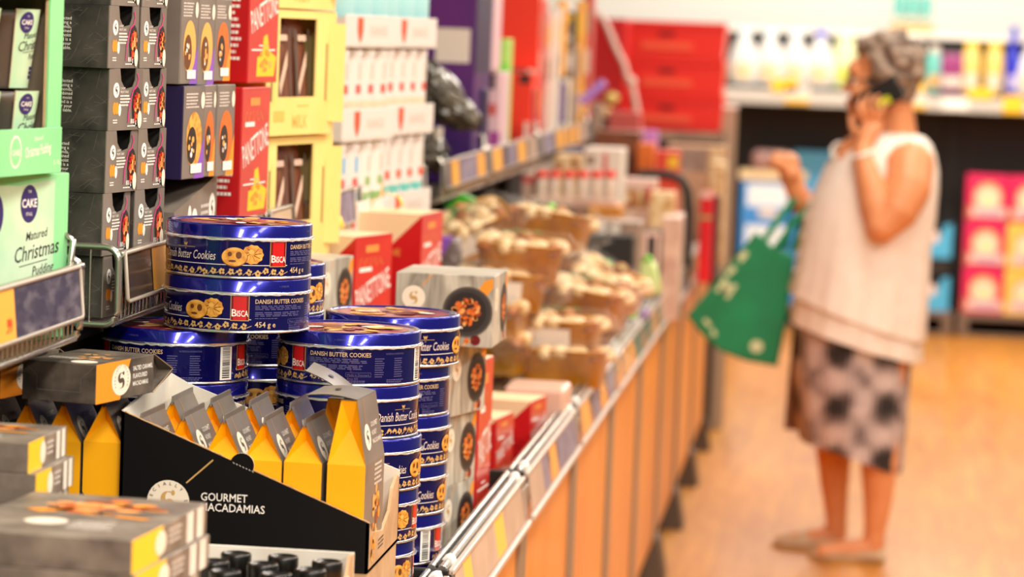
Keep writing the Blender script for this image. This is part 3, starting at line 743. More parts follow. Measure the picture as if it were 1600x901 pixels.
# ------------------------------------------------------------------ bottles in a white carton
t = thing('bottle_carton', 'open white cardboard carton of black capped bottles below the macadamia tray', 'carton', (-.62, 3.5, .79)); off = (-.62, 3.5, .79)
x0, x1, y0, y1, z0, z1 = -.735, -.545, 3.40, 3.62, .785, 1.014
for nm, bb in (('back_wall', (x0, y1 - .004, z0, x1, y1, z1)), ('left_wall', (x0, y0, z0, x0 + .004, y1 - .004, z1 - .004)), ('base', (x0 + .004, y0, z0, x1 - .004, y1 - .004, z0 + .004)), ('front_wall', (x0 + .004, y0, z0 + .004, x1 - .004, y0 + .004, .94))):
    m = MB(); m.box(*bb, whitecard, .0005); part(m, nm, t, off)
m = MB(); m.prism([(y0, z0), (y1 - .004, z0), (y1 - .004, z1 - .002), (y1 - .03, z1), (y1 - .05, z1 - .02), (y0, .95)], (x1 - .004, x1), kraft, 'x'); fr = Plane((x1, y0, z0), (0, 1, 0), (0, 0, 1)); m.disc(fr, .17, .19, .022, .020, creamlogo, 1); part(m, 'right_wall', t, off)
bot = None
bl = [(-.676, 3.580, 0), (-.621, 3.578, 0), (-.567, 3.560, 0), (-.690, 3.520, -.001), (-.634, 3.520, 0), (-.576, 3.500, -.003), (-.665, 3.460, .003), (-.608, 3.460, 0)]
bn = ['at the back left of the white carton', 'at the back middle of the white carton', 'apart at the back right of the white carton', 'in the second row by the carton wall', 'in the second row, middle of the carton', 'in the second row near the kraft wall', 'in the third row, left in the carton', 'in the third row, right in the carton']
for i, (x, y, dz) in enumerate(bl):
    if bot is None:
        bot = thing('dressing_bottle', '', 'bottle', (0, 0, 0), 0, 'black capped bottles')
        m = MB(); m.lathe([(.024, 0), (.0255, .004), (.0255, .125), (.022, .145), (.013, .165), (.0125, .186)], bottleglass, 28); m.build('bottle', bot)
        m = MB(); m.lathe([(.0158, .180), (.0158, .186), (.0148, .188), (.0170, .190), (.0170, .194), (.0154, .196), (.0174, .199), (.0178, .220), (.0170, .2222), (.0150, .2227), (.0142, .2205), (.001, .220)], capblk, 32); m.build('screw_cap', bot)
        c = bot
    else: c = dup(bot, None)
    c.location = (x, y, z0 + .005 + dz * 0); c['label'] = 'dark bottle with a black screw cap ' + bn[i]

# ------------------------------------------------------------------ flat nut brittle boxes in the foreground
FW, FH = .190, .0335
def flatbox(FD):
    m = MB(); cbox(m, FW, FD, FH, stonelight, .0012); F = sides(FW, FD, FH)
    fr = F['right']; k = FD / .175; m.poly(fr, [(0, 0), (.060 * k, 0), (.070 * k, FH), (0, FH)], yellow, 1)
    m.disc(fr, .064 * k, FH / 2, .0125 * k, .0125, creamlogo, 2); m.para(fr, .084 * k, .026, .03 * k, 3, .006, greydark, 1, 2)
    for a, c in ((.126, .142), (.150, .166)): m.rect(fr, a * k, .001, c * k, FH - .001, whitecard, 1)
    fr = F['top']; kk = k; m.disc(fr, .075, .055 * kk, .022, .014 * kk, creamlogo, 1)
    m.poly(fr, [(.03, .10 * kk), (.055, .115 * kk), (.075, .10 * kk), (.05, .09 * kk)], orange_print, 1); m.para(fr, .105, .062 * kk, .05, 4, .008 * kk, greydark, 1, 3)
    m.nuts(fr, .105, .125 * kk, .07, .036 * kk, 44, [nut_br, nut_lt, orange_print, nut_or], 1, 21, .22); m.poly(fr, [(.13, .085 * kk), (.165, .08 * kk), (.17, .087 * kk), (.132, .093 * kk)], orange_print, 2.5)
    return tag(m.build('flat_box'), '', 'box', 'slate grey flat boxes in the foreground')
def fstack(FD, cx, cy, yaw, ztop, labs, jit, base):
    o0 = None
    for i, lab in enumerate(labs):
        o = flatbox(FD) if o0 is None else dup(o0, None); o0 = o0 or o; o['label'] = lab; a = R(yaw + jit[i][1])
        lx, ly = FW / 2, -FD / 2; o.rotation_euler = (0, 0, a); o.location = (cx + jit[i][0] - (lx * cos(a) - ly * sin(a)), cy - (lx * sin(a) + ly * cos(a)), ztop - FH * (i + 1))
    z = ztop - FH * len(labs)
    m = MB(); m.box(cx - FW + .006, cy + .01, .784, cx - .008, cy + FD - .012, z - .0005, stone, .002); tag(m.build('cardboard_box'), base, 'box')
fstack(.270, -.673, 3.02, -4, 1.113, ['top slate grey box with a yellow corner in the lower foreground stack', 'slate grey box with a yellow corner second from the top of the lower foreground stack', 'grey box third in the lower foreground stack, cut by the frame'],
       [(0, 0), (.004, 0), (.0, 1)], 'plain dark carton carrying the lower foreground boxes')
fstack(.160, -.866, 3.36, -1, 1.156, ['highest slate grey box with a yellow corner, in the taller stack at the frame edge', 'slate grey box with a yellow corner second from the top of the taller stack', 'slate grey box third from the top in the taller stack', 'slate grey box fourth from the top in the taller stack'],
       [(0, 0), (.009, 0), (.004, 0), (.006, 0)], 'plain dark carton carrying the taller foreground stack')
# ------------------------------------------------------------------ goods on the upper shelf: their fronts face the aisle (+X)
def at_corner(o, x, y, z, yaw, hw, hd, far=False):     # put the front edge (near end, or far end) of a box at x, y; hw = half depth, hd = half width
    a = R(yaw); cx, cy = hw, (hd if far else -hd)
    o.location = (x - (cx * cos(a) - cy * sin(a)), y - (cx * sin(a) + cy * cos(a)), z); o.rotation_euler = (0, 0, a); return o
SHZ = 1.230
# Christmas pudding cartons
def pudding(label, parent_loc):
    p = thing('christmas_pudding', label, 'pudding', parent_loc, 0, 'boxed Christmas puddings')
    m = MB(); m.lathe([(.038, 0), (.041, .004), (.052, .080), (.055, .083), (.055, .090), (.050, .092), (.001, .092)], tubdk, 40, cap1=False); m.build('tub', p)
    m = MB(); fr = CylArc(.0565, 90, .0435, .094)
    n = 16; A = 38 / 180 * pi * .0565
    vs = []; 
    for j in range(9):
        for i in range(n + 1): vs.append(fr.map(-A + 2 * A * i / n, .001 + .0925 * j / 8, 0))
    m.add(vs, [(j * (n + 1) + i, j * (n + 1) + i + 1, (j + 1) * (n + 1) + i + 1, (j + 1) * (n + 1) + i) for j in range(8) for i in range(n)], mintpale, True)
    m.rect(fr, -A, .0008, -A + .0012, .094, kraft, 1)
    m.disc(fr, -.018, .078, .0125, .0125, indigo, 2, 24); m.text(fr, 'CAKE', -.018, .0755, .0078, white, 'C', 3, .02); m.text(fr, 'THE', -.018, .0845, .0025, white, 'C', 3); m.text(fr, 'STALL', -.018, .0705, .0032, white, 'C', 3)
    for s_, x, y, sz in (('Matured', -.004, .060, .010), ('Christmas', 0.004, .047, .0165), ('Pudding', .010, .036, .010)): m.text(fr, s_, x, y, sz, charcoal, 'C', 2, 0, .25, R(6))
    m.line(fr, -.020, .0425, .018, .0455, .0006, charcoal, 2)
    for k in range(3): m.rect(fr, .002, .012 + k * .0052, .030, .0158 + k * .0052, indigo, 2)
    m.build('printed_sleeve', p)
    return p
c = thing('pudding_carton', 'mint green open display carton of Christmas puddings, upper one of two', 'carton', (0, 0, 0)); W_, H_, D_ = .30, .222, .20
def cpart(nm, bx, mm, par):
    m = MB(); m.box(*bx, mm, .0006); return m.build(nm, par), m
hw, hd = D_ / 2, W_ / 2
cpart('base', (-hw, -hd, 0, hw, hd, .003), mint, c); cpart('back_panel', (-hw, -hd, .003, -hw + .003, hd, H_), cardin, c)
for s in (-1, 1):
    m = MB(); m.box(-hw, s * hd - .0015, .003, hw, s * hd + .0015, H_, mint, .0005); m.box(-hw + .002, s * (hd - .0045) - .0012, .004, hw - .002, s * (hd - .0045) + .0012, H_ - .003, cardin); m.build('side_panel', c)
    m = MB(); m.box(hw - .003, s * hd - (.040 if s > 0 else 0), .05, hw, s * hd + (0 if s > 0 else .040), H_ - .014, mint, .0004); m.box(hw - .0055, s * hd - (.042 if s > 0 else 0), .05, hw - .003, s * hd + (0 if s > 0 else .042), H_ - .016, kraft); m.build('front_flange', c)
m = MB(); m.box(-hw, -hd, H_ - .003, hw, hd, H_, mint, .0005); m.box(hw - .003, -hd, H_ - .016, hw, hd, H_ - .003, mint, .0004); m.build('top_panel', c)
m = MB(); m.box(hw - .0005, -hd, .0, hw + .0025, hd, .054, mint, .0005); fr = Plane((hw + .0025, -hd, 0), (0, 1, 0), (0, 0, 1))
m.disc(fr, .16, .028, .017, .019, white, 1); m.disc(fr, .16, .028, .0145, .0165, mint, 2); m.text(fr, 'CAKE', .16, .024, .009, white, 'C', 3, .02)
m.text(fr, 'Matured', .215, .039, .008, white, 'L', 1, 0, .25, R(4)); m.text(fr, 'Christmas Pudding', .188, .020, .0175, white, 'L', 1, .012, .25, R(4), width=.078); m.text(fr, '12 x 100 g', .297, .010, .008, white, 'R', 1, width=.022)
m.build('front_lip', c)
at_corner(c, -.938, 3.748, 1.4305, -8, hw, hd, True)
bpy.context.view_layer.update()
pl = [('upper Christmas pudding in the open mint carton, nearest the carton side', .092, .099), ('lower Christmas pudding in the open mint carton, nearest the carton side', .096, .0035), ('upper pudding in the mint carton, its grey tub at the frame edge', -.025, .099), ('lower pudding in the mint carton, its grey tub at the frame edge', -.020, .0035)]
p0 = None
for lab, yy, zz in pl:
    loc = c.matrix_world @ Vector((hw - .066, yy, zz))
    if p0 is None: p0 = pudding(lab, loc); p0.rotation_euler = (0, 0, R(-8))
    else: dup(p0, lab, loc, R(-8))
c2 = thing('pudding_carton', 'pale mint carton printed Matured Christmas Pudding, lower one with navy bars', 'carton'); H2, W2, D2 = .198, .30, .22; hw2, hd2 = D2 / 2, W2 / 2
m = MB(); pts = [(-hd2, 0), (hd2, 0), (hd2, H2), (-hd2, H2)]
cbox(m, D2, W2, H2, mint, .001); F = sides(D2, W2, H2)['right']
m.poly(F, [(.02, .01), (W2 - .035, .01), (W2 - .035, H2 - .006), (W2 - .12, H2 - .012), (.02, H2 - .006)], mintpale, 1)
x = W2 - .122
m.disc(F, x + .026, H2 - .034, .0205, .0225, indigo, 2); m.text(F, 'CAKE', x + .026, H2 - .038, .0140, white, 'C', 3, .02); m.text(F, 'THE', x + .026, H2 - .021, .0045, white, 'C', 3); m.text(F, 'STALL', x + .026, H2 - .048, .0058, white, 'C', 3)
m.disc(F, x - .05, H2 - .044, .016, .024, indigo, 2)
for s_, xx, yy, sz in (('Matured', x + .045, .122, .015), ('Christmas', x + .046, .099, .026), ('Pudding', x + .062, .080, .016)): m.text(F, s_, xx, yy, sz, charcoal, 'C', 2, .004, .25, R(5))
m.line(F, x + .006, .090, x + .072, .096, .001, charcoal, 2)
for k in range(3): m.rect(F, x + .042, .042 + k * .0095, x + .086, .050 + k * .0095, indigo, 2)
m.para(F, x + .038, .074, .05, 2, .004, greydark, 2, 3)
m.para(F, x - .07, .045, .05, 4, .006, greydark, 2, 4)
m.poly(F, [(x - .03, .004), (x + .095, .004), (x + .098, .034), (x + .05, .037), (x + .02, .032), (x - .03, .028)], cardin, 2)
for k in range(3): m.poly(F, [(x - .02 + k * .04, .004), (x + .012 + k * .04, .004), (x + .014 + k * .04, .029), (x - .02 + k * .04, .028)], mintpale, 3); m.disc(F, x - .003 + k * .04, .029, .013, .004, foil, 4, 14)
m.build('carton_body', c2)
m = MB(); m.box(hw2 - .001, hd2 - .012, .02, hw2 + .003, hd2 - .004, .075, kraft); m.build('torn_flap', c2)
at_corner(c2, -.936, 3.792, SHZ, -15, hw2, hd2, True)

# black fruit cake boxes, two columns
BW, BH, BD = .106, .0800, .165
def cakebox():
    b = thing('fruit_cake_box', '', 'cake box', group='black fruit cake boxes'); m = MB(); hw, hd = BD / 2, BW / 2
    m.box(-hw, -hd, 0, hw - .003, -hd + .0015, BH, slate); m.box(-hw, hd - .0015, 0, hw - .003, hd, BH, slate)
    m.box(-hw, -hd + .0015, 0, hw - .003, hd - .0015, .0015, slate); m.box(-hw, -hd + .0015, BH - .0015, hw - .045, hd - .0015, BH, slate); m.box(-hw, -hd + .0015, .0015, -hw + .0015, hd - .0015, BH - .0015, slate)
    fr = sides(BD, BW, BH)['front']
    for k, s_ in enumerate(('Carefully Selected', 'Made using a', 'whole almonds,', 'currants combined', 'in this dark moist', 'flavours and is a', 'place for your', 'table.')): m.text(fr, s_, .112, .060 - k * .0054, .0060, white, 'R', 1, .006)
    rg = random.Random(3)
    for k in range(60):
        x, y, a = rg.uniform(.01, .16), rg.uniform(.004, .076), rg.uniform(-.6, 1.5); L = rg.uniform(.006, .026); x2, y2 = x + L * cos(a), y + L * sin(a)
        if 0 < x2 < .164 and 0 < y2 < .079: m.line(fr, x, y, x2, y2, .00035, scratch, .5)
    m.build('box_shell', b)
    f = MB()
    o_ = [(-hd, 0), (hd, 0), (hd, BH), (hd * .60, BH), (hd * .55, BH - .016), (hd * .42, BH - .024), (-hd * .05, BH - .027), (-hd * .30, BH - .016), (-hd * .38, BH), (-hd, BH)]
    f.prism(o_, (hw - .003, hw - .0015), warmgrey, 'x'); fr = sides(BD, BW, BH)['right']
    fr = Plane((hw - .0015, -hd, 0), (0, 1, 0), (0, 0, 1))
    f.logo(fr, .022, .052, .0095, .0098, white, stone, 1)
    f.text(fr, 'LUXURY', .035, .0530, .0040, white); f.text(fr, 'FRUIT CAKE', .035, .0480, .0046, white)
    f.para(fr, .035, .0455, .034, 4, .0040, white, 1, 4)
    f.disc(fr, .0175, .0285, .0055, .0080, orange_print, 1); f.disc(fr, .0250, .0285, .0055, .0080, orange_print, 1.2); f.disc(fr, .0340, .0265, .0045, .0080, white, 1)
    f.para(fr, .014, .014, .014, 2, .0032, white, 1, 6); f.para(fr, .060, .006, .032, 1, .003, white, 1, 8)
    f.text(fr, '800 g', .078, .0085, .0085, white, 'C', 2, .01)
    f.disc(fr, .088, .030, .0155, .026, bowl_dk, 1, 24); f.nuts(fr, .088, .030, .0135, .023, 34, [nut_or, nut_br, nut_lt, bisca_red], 2, 6, .26)
    P = [(.060, .010), (.062, .030), (.068, .042), (.074, .052), (.084, .056), (.090, .066), (.086, .074)]
    mag = MATS.get('magenta_ribbon') or mat('magenta_ribbon', (206, 40, 130), 0.4)
    for a, c_ in zip(P, P[1:]): f.line(fr, a[0], a[1], c_[0], c_[1], .0026, mag, 4)
    f.disc(fr, .0965, .0135, .0065, .0115, creamlogo, 4)
    f.build('printed_front', b)
    i = MB(); i.box(-hw + .003, -hd + .004, .002, hw - .012, hd - .004, .050, capblk, .006); i.ball((hw - .03, .01, .052), (.018, .03, .006), foil); i.build('wrapped_cake', b)
    return b
cb = None
rowsn = ['in the top row', 'in the second row from the top', 'in the third row from the top', 'in the fourth row from the top', 'in the bottom row behind the wires']
yaw1 = [-5, -6, -9, -11, -8]; yaw2 = [-6, -6, -8, -9, -5]
for r_ in range(5):
    z = SHZ + .001 + (4 - r_) * (BH + .0003) + 0
    for col in (0, 1):
        lab = 'black fruit cake box ' + rowsn[r_] + (', column beside the mint cartons' if col == 0 else ', column beside the upright boxes')
        if cb is None: cb = cakebox(); cb['label'] = lab; o = cb
        else: o = dup(cb, lab)
        off = (0, .010, .004, -.004, .008)[r_]
        if col == 0: at_corner(o, -.945, 4.022 + off, z, yaw1[4 - r_], BD / 2, BW / 2)
        else: at_corner(o, -.930, 4.138 + off, z, yaw2[r_], BD / 2, BW / 2)
for col in (0, 1):
    o = dup(cb, 'black fruit cake box cut by the frame top, over the column by the ' + ('mint cartons' if col == 0 else 'upright boxes'))
    at_corner(o, (-.945, -.930)[col], (4.03, 4.142)[col], SHZ + .001 + 5 * (BH + .0003), (-7, -6)[col], BD / 2, BW / 2)

# upright shortbread boxes
def upbox(label, w, h, d, accent, food, x, y, z, yaw, side=warmgrey, seed=1):
    o_ = MB(); cbox(o_, d, w, h, side, .001); fr = sides(d, w, h)['right']
    o_.rect(fr, .001, .001, w - .001, h - .001, warmgrey, 1)
    o_.disc(fr, w * .52, h * .42, w * .36, h * .30, food, 2); o_.disc(fr, w * .42, h * .36, w * .22, h * .20, bowl_dk if seed % 2 else cookie_dk, 3); o_.nuts(fr, w * .40, h * .36, w * .18, h * .16, 7, [cookie_lt, nut_lt, white], 4, seed, .3)
    o_.poly(fr, [(w * .55, 0), (w, 0), (w, h * .45)], accent, 1.5); o_.rect(fr, w * .38, h * .06, w * .88, h * .16, white, 5); o_.disc(fr, w * .88, h * .84, w * .09, h * .09, creamlogo, 3); o_.para(fr, w * .12, h * .92, w * .6, 5, h * .035, greydark, 2, seed)
    ob = o_.build('biscuit_box'); tag(ob, label, 'biscuit box', 'grey biscuit boxes on the upper shelf')
    return at_corner(ob, x, y, z, yaw, d / 2, w / 2)
violet = mat('violet_print', (140, 84, 190), 0.45)
upbox('upright grey biscuit box with a violet corner, first of the pair in the upper row', .089, .125, .14, violet, cookie_lt, -.938, 4.420, 1.527, -4, seed=2)
upbox('upright grey biscuit box with a violet corner, second of the pair in the upper row', .089, .125, .14, violet, cookie_lt, -.932, 4.510, 1.525, -4, seed=4)
upbox('grey biscuit box with an orange corner in the upper row, touching the red box', .090, .120, .14, orange_print, nut_or, -.926, 4.600, 1.530, -4, seed=3)
upbox('dark sided biscuit box with a violet corner in the lower row beside the cake boxes', .100, .132, .14, violet, cookie, -.932, 4.425, 1.393, -6, navycard, 5)
upbox('grey biscuit box with an orange corner in the lower row, mostly covered', .066, .132, .14, orange_print, nut_or, -.924, 4.527, 1.393, -4, seed=7)
upbox('grey biscuit box with an orange corner in the lower row, touching the red box', .100, .134, .14, orange_print, nut_or, -.918, 4.595, 1.391, -4, seed=9)
m = MB(); m.prism([(0, 0), (.30, 0), (.30, .160), (0, .118)], (-.15, 0), warmgrey, 'x'); fr = Plane((0, 0, 0), (0, 1, 0), (0, 0, 1))
for xx, yy in ((.14, .095), (.265, .112)): m.logo(fr, xx, yy, .022, .022, white, stone, 1)
m.rect(fr, .015, .085, .065, .105, white, 1); m.disc(fr, .105, .105, .012, .018, white, 1); m.para(fr, .185, .12, .06, 5, .010, greydark, 1, 2); m.poly(fr, [(0, .02), (.02, .02), (.012, .115), (0, .115)], violet, 1)
tag(m.build('biscuit_tray'), 'long slant-cut grey biscuit tray under the upright biscuit boxes', 'carton'); bpy.data.objects['biscuit_tray'].location = (-.935, 4.40, SHZ)

# panettone boxes
def panettone(label, x, y, z, yaw, w=.165, h=.205, d=.165, gold=True, ribbon=False, plain=False, grp='red panettone boxes'):
    p = thing('panettone_box', label, 'cake box', group=grp); m = MB(); cbox(m, d, w, h, panred, .0015); F = sides(d, w, h)
    fr = F['right']; m.rect(fr, .002, .002, w - .002, h - .004, panfront, 1)
    m.text(fr, 'PANETTONE', .016, h * .38, h * .26, white, 'L', 3, .004, -.22, R(13), width=w * .90)
    m.rect(fr, w * .28, h * .86, w * .62, h * .92, pangold, 2); m.rect(fr, w * .12, h * .70, w * .45, h * .735, white, 2)
    for k in range(5):
        P = [(w * (.15 + .14 * k) + w * .05 * cos(t * .7), h * (.78 + .035 * sin(t * .9 + k))) for t in range(8)]
        for a, b_ in zip(P, P[1:]): m.line(fr, a[0], a[1], b_[0], b_[1], .0012, pangold, 2)
    m.rect(fr, w * .10, h * .25, w * .9, h * .262, white, 2); m.rect(fr, w * .35, h * .285, w * .65, h * .295, white, 2)
    if gold:
        m.poly(fr, [(w * .28, h * .05), (w * .88, h * .05), (w * .95, h * .20), (w * .70, h * .25), (w * .62, h * .38), (w * .50, h * .36), (w * .46, h * .22), (w * .30, h * .20)], yellow, 2); m.nuts(fr, w * .6, h * .18, w * .26, h * .13, 14, [cookie_lt, orange_print, cookie], 3, 3, .22)
    fr = F['front']
    if plain: m.para(fr, d * .62, h * .80, d * .30, 13, h * .050, white, 1, 3)
    else:
        m.poly(fr, [(0, h), (0, h - .13), (d - .13, h - .13), (d, h - .0005)], pancream, 1)
        m.text(fr, 'PANETTONE', d * .45, h * .62, h * .085, pangold, 'C', 2, .01, width=d * .62); m.rect(fr, d * .3, h * .78, d * .62, h * .80, pangold, 2)
        for k in range(4):
            P = [(d * .84 + d * .06 * cos(t * .8 + k), h * (.10 + .10 * k) + h * .04 * sin(t * .8)) for t in range(8)]
            for a, b_ in zip(P, P[1:]): m.line(fr, a[0], a[1], b_[0], b_[1], .0014, bisca_dk, 1)
        fr = F['top']; m.rect(fr, .001, .001, d - .001, w - .001, pancream, 1)
    m.build('box_body', p)
    if ribbon:
        m = MB(); P = [(-.045, 0, h + .001), (-.035, 0, h + .020), (-.010, .002, h + .034), (.015, .004, h + .028), (.022, .004, h + .010), (.005, .002, h + .001)]
        vs = []
        for a in P: vs += [(a[0], a[1] - .009, a[2]), (a[0], a[1] + .009, a[2])]
        m.add(vs, [(2 * i, 2 * i + 1, 2 * i + 3, 2 * i + 2) for i in range(len(P) - 1)], ribbon_y, True)
        rb = m.build('carry_ribbon', p)
    return at_corner(p, x, y, z, yaw, d / 2, w / 2)
panettone('red panettone box with white small print on its side, upper one on the shelf', -.925, 4.86, 1.524, -5, .17, .20, .15, True, False, True)
panettone('red panettone box on the shelf directly below the other, beside the yellow cartons', -.920, 4.80, 1.318, -4, .17, .20, .15, True, False, True)
panettone('red box with a white slanted title and cream folded top behind the cookie tins', *on_y(556, 371, 5.42)[:2], on_y(556, 371, 5.42)[2] - .205, -14, .168, .205, .168, True, True)
panettone('farther of the two red boxes with cream folded tops and yellow ribbons', *on_y(660, 336, 5.92)[:2], on_y(660, 336, 5.92)[2] - .205, -6, .17, .205, .165, True, True)
o = panettone('red box lying under the cream topped red box behind the tins', -.83, 5.43, .786, -6, .20, on_y(556, 371, 5.42)[2] - .205 - .787, .20, False)
o = panettone('red box under the farther red box with a yellow ribbon', -.78, 5.93, .786, -4, .19, on_y(660, 336, 5.92)[2] - .205 - .787, .20, False)
panettone('tall red box just behind the grey boxes against the rail', -.585, 5.20, .786, -4, .12, .29, .10, False)
for k, (px, py, y, lab) in enumerate([(772, 655, 5.72, 'small red box with a pale top behind the grey boxes'), (826, 628, 6.05, 'second small red box with a pale top, nearer the gold cake trays')]):
    v = on_y(px + 4, py, y); panettone(lab, v.x, y, .786, -8, .13, v.z - .786, .13, False)

# grey boxes with a bowl of nuts
GW, GH, GD = .155, .1125, .170
def greybox():
    m = MB(); cbox(m, GW, GD, GH, greywood, .0012); F = sides(GW, GD, GH)
    for nm, L in (('front', GW), ('right', GD), ('back', GW)):
        fr = F[nm]
        if nm != 'back':
            m.logo(fr, L * .185, GH * .66, .0185, .0185, creamlogo, gold, 2); m.line(fr, L * .03, GH * .36, L * .105, GH * .50, .0016, orange_print, 2); m.line(fr, L * .27, GH * .83, L * .37, GH * .99, .0016, orange_print, 2)
            cx, cy = L * .74, GH * .49
            m.poly(fr, [(L * .82, GH * .74), (L * .90, GH * .93), (L * .99, GH * .97), (L * .99, GH * .84), (L * .92, GH * .70)], orange_print, 1)
            m.disc(fr, cx, cy, .0400, .0400, bowl_rim, 2); m.disc(fr, cx, cy, .0370, .0370, charcoal, 2.4); m.disc(fr, cx - .0015, cy, .0315, .0315, bowl_dk, 2.8); m.nuts(fr, cx - .0015, cy, .0235, .0235, 70, [nut_or, nut_or, nut_br, nut_lt], 3.2, 11, .2)
            m.disc(fr, L * .83, GH * .10, .008, .008, bisca_dk, 2); m.line(fr, L * .70, GH * .02, L * .82, GH * .13, .003, nut_lt, 2); m.disc(fr, L * .74, GH * .09, .004, .004, nut_or, 2)
        else: m.rect(fr, .03, .005, .09, GH - .01, charcoal, 1); m.para(fr, .034, GH - .015, .05, 15, .0052, greydark, 2, 5); m.rect(fr, .04, .008, .075, .014, white, 2)
    fr = F['left']; m.rect(fr, .082, .010, .160, GH - .008, charcoal, 1); m.para(fr, .086, GH - .014, .066, 15, .0052, greydark, 2, 5); m.rect(fr, .125, .012, .152, .018, white, 2)
    m.rect(F['top'], .002, .002, GW - .002, GD - .002, greywood_dk, .6)
    return tag(m.build('nut_box'), '', 'box', 'grey boxes printed with a bowl of nuts')
gb = greybox()
v = on_y(770, 540, 4.95)
GZ = 1.2375 - GH
gb['label'] = 'grey box with a round bowl of nuts facing out, topmost beside the cookie tins'; at_corner(gb, v.x, 4.95, GZ + .0003, 0, 0, 0); gb.location = (v.x - GW / 2, 4.95 + GD / 2, GZ); gb.rotation_euler = (0, 0, R(-1))
def gside(label, k, yaw, dx, y=4.955):          # turned so the text panel faces the camera side
    o = dup(gb, label); a = R(90 + yaw); lx, ly = -GW / 2, -GD / 2
    o.rotation_euler = (0, 0, a); cx, cy = -.606 + dx, y
    o.location = (cx - (lx * cos(a) - ly * sin(a)), cy - (lx * sin(a) + ly * cos(a)), .786 + k * GH); return o
gside('grey nut box directly under the topmost one, its bowl seen edge on', 2, -15, 0)
gside('grey nut box third down in the stack behind the cookie tins', 1, -12, -.004)
gside('grey nut box at the bottom of the stack, half hidden by the rail', 0, -12, -.004)
for k in range(4):
    o = dup(gb, ['grey nut box at the bottom of the stack behind the bridging tins', 'grey nut box second in the stack behind the bridging tins', 'grey nut box third in the stack behind the bridging tins', 'grey nut box on top of the stack between the bridging tins and the red box'][k], (-.905, 5.21, .786 + k * GH), R(-9))

# yellow pouch cartons
def ycarton(label, x, y, z, yaw, w=.315, h=.204, d=.25, win=(.055, .225, .062, .190)):
    c = thing('pouch_carton', label, 'carton', group='yellow cartons of brown pouches'); hw, hd = d / 2, w / 2
    for nm, bx in (('base', (-hw, -hd, 0, hw - .003, hd, .003)), ('back_panel', (-hw, -hd, .003, -hw + .003, hd, h - .003)), ('top_panel', (-hw, -hd, h - .003, hw - .003, hd, h))):
        m = MB(); m.box(*bx, yellowcard); m.build(nm, c)
    for s in (-1, 1): m = MB(); m.box(-hw + .003, s * hd - (.003 if s > 0 else 0), .003, hw - .003, s * hd + (0 if s > 0 else .003), h - .003, ticket_or if s < 0 else yellowcard); m.build('side_panel', c)
    m = MB(); a0, a1, b0, b1 = win; xf = hw
    for bx in ((-hd, 0, hd, b0), (-hd, b1, hd, h), (-hd, b0, -hd + a0, b1), (-hd + a1, b0, hd, b1)): m.box(xf - .003, bx[0], bx[1], xf, bx[2], bx[3], yellowcard)
    fr = Plane((xf, -hd, 0), (0, 1, 0), (0, 0, 1))
    m.text(fr, 'MILK', w * .50, .012, .030, yellowdk, 'C', 1, .02, width=.07); m.rect(fr, w * .12, .022, w * .27, .040, yellowdk, 1); m.rect(fr, w * .45, .046, w * .62, .049, yellowdk, 1)
    for yy in (.022, w - .045):
        m.rect(fr, yy, .055, yy + .006, .150, charcoal, 1); m.rect(fr, yy + .012, .05, yy + .0135, .16, yellowdk, 1)
    m.build('front_panel', c)
    m = MB(); m.hexa([(xf + .0, hd - .03, .02), (xf + .02, hd - .008, .02), (xf + .02, hd - .006, .02), (xf + .0, hd - .028, .02), (xf, hd - .03, h - .02), (xf + .02, hd - .008, h - .02), (xf + .02, hd - .006, h - .02), (xf, hd - .028, h - .02)], yellowcard); m.build('torn_flap', c)
    return at_corner(c, x, y, z, yaw, hw, hd), (hw, hd, a0, a1, b0, b1)
pc = None
def fill(c, info, labs):
    global pc
    bpy.context.view_layer.update(); hw, hd, a0, a1, b0, b1 = info
    for k, lab in enumerate(labs):
        loc = c.matrix_world @ Vector((hw - .035, -hd + a0 + .050 + .086 * k, .0035))
        if pc is None:
            pc = thing('drink_pouch', lab, 'pouch', loc, 0, 'brown pouches in the yellow cartons')
            m = MB(); rings = []
            for j in range(11):
                t = j / 10; z = .192 * t; q = sin(pi * min(1, .12 + t * .88)) ; dx = .030 * (1 - .75 * t * t) - .001; w_ = .041 - .003 * t
                rings.append([(dx * cos(a) * (1 if abs(cos(a)) > .2 else .6), w_ * (1 if sin(a) > 0 else -1) * abs(sin(a)) ** .5, z) for a in [2 * pi * i / 24 for i in range(24)]])
            m.loft(rings, pouch, True); m.build('pouch_body', pc)
            m = MB(); fr = Plane((.0305, -.039, 0), (0, 1, 0), (-.012, 0, .19))
            m.rect(fr, .006, .004, .016, .17, bowl_rim, 1); m.rect(fr, .066, .004, .072, .17, bowl_rim, 1); m.poly(fr, [(.02, .06), (.055, .11), (.058, .135), (.045, .12), (.018, .08)], pouch_lt, 1); m.rect(fr, .020, .150, .058, .160, pouch_lt, 1); m.nuts(fr, .038, .035, .018, .02, 9, [orange_print, cookie, nut_br], 1, 4, .3)
            m.build('front_print', pc); pc.rotation_euler = c.rotation_euler
        else: dup(pc, lab, loc, c.rotation_euler.z)
c1, i1 = ycarton('upper yellow carton with a cut window of brown pouches', -.930, 5.045, 1.4365, -11)
fill(c1, i1, ['brown pouch nearest the red box in the upper yellow carton', 'brown pouch second along in the upper yellow carton'])
c1, i1 = ycarton('lower yellow carton with a cut window of brown pouches behind the price strip', -.934, 5.075, SHZ, -11)
fill(c1, i1, ['brown pouch nearest the red box in the lower yellow carton', 'brown pouch second along in the lower yellow carton'])
c1, i1 = ycarton('yellow carton above the window cartons, cut by the frame top', -.930, 5.03, 1.6425, -11)

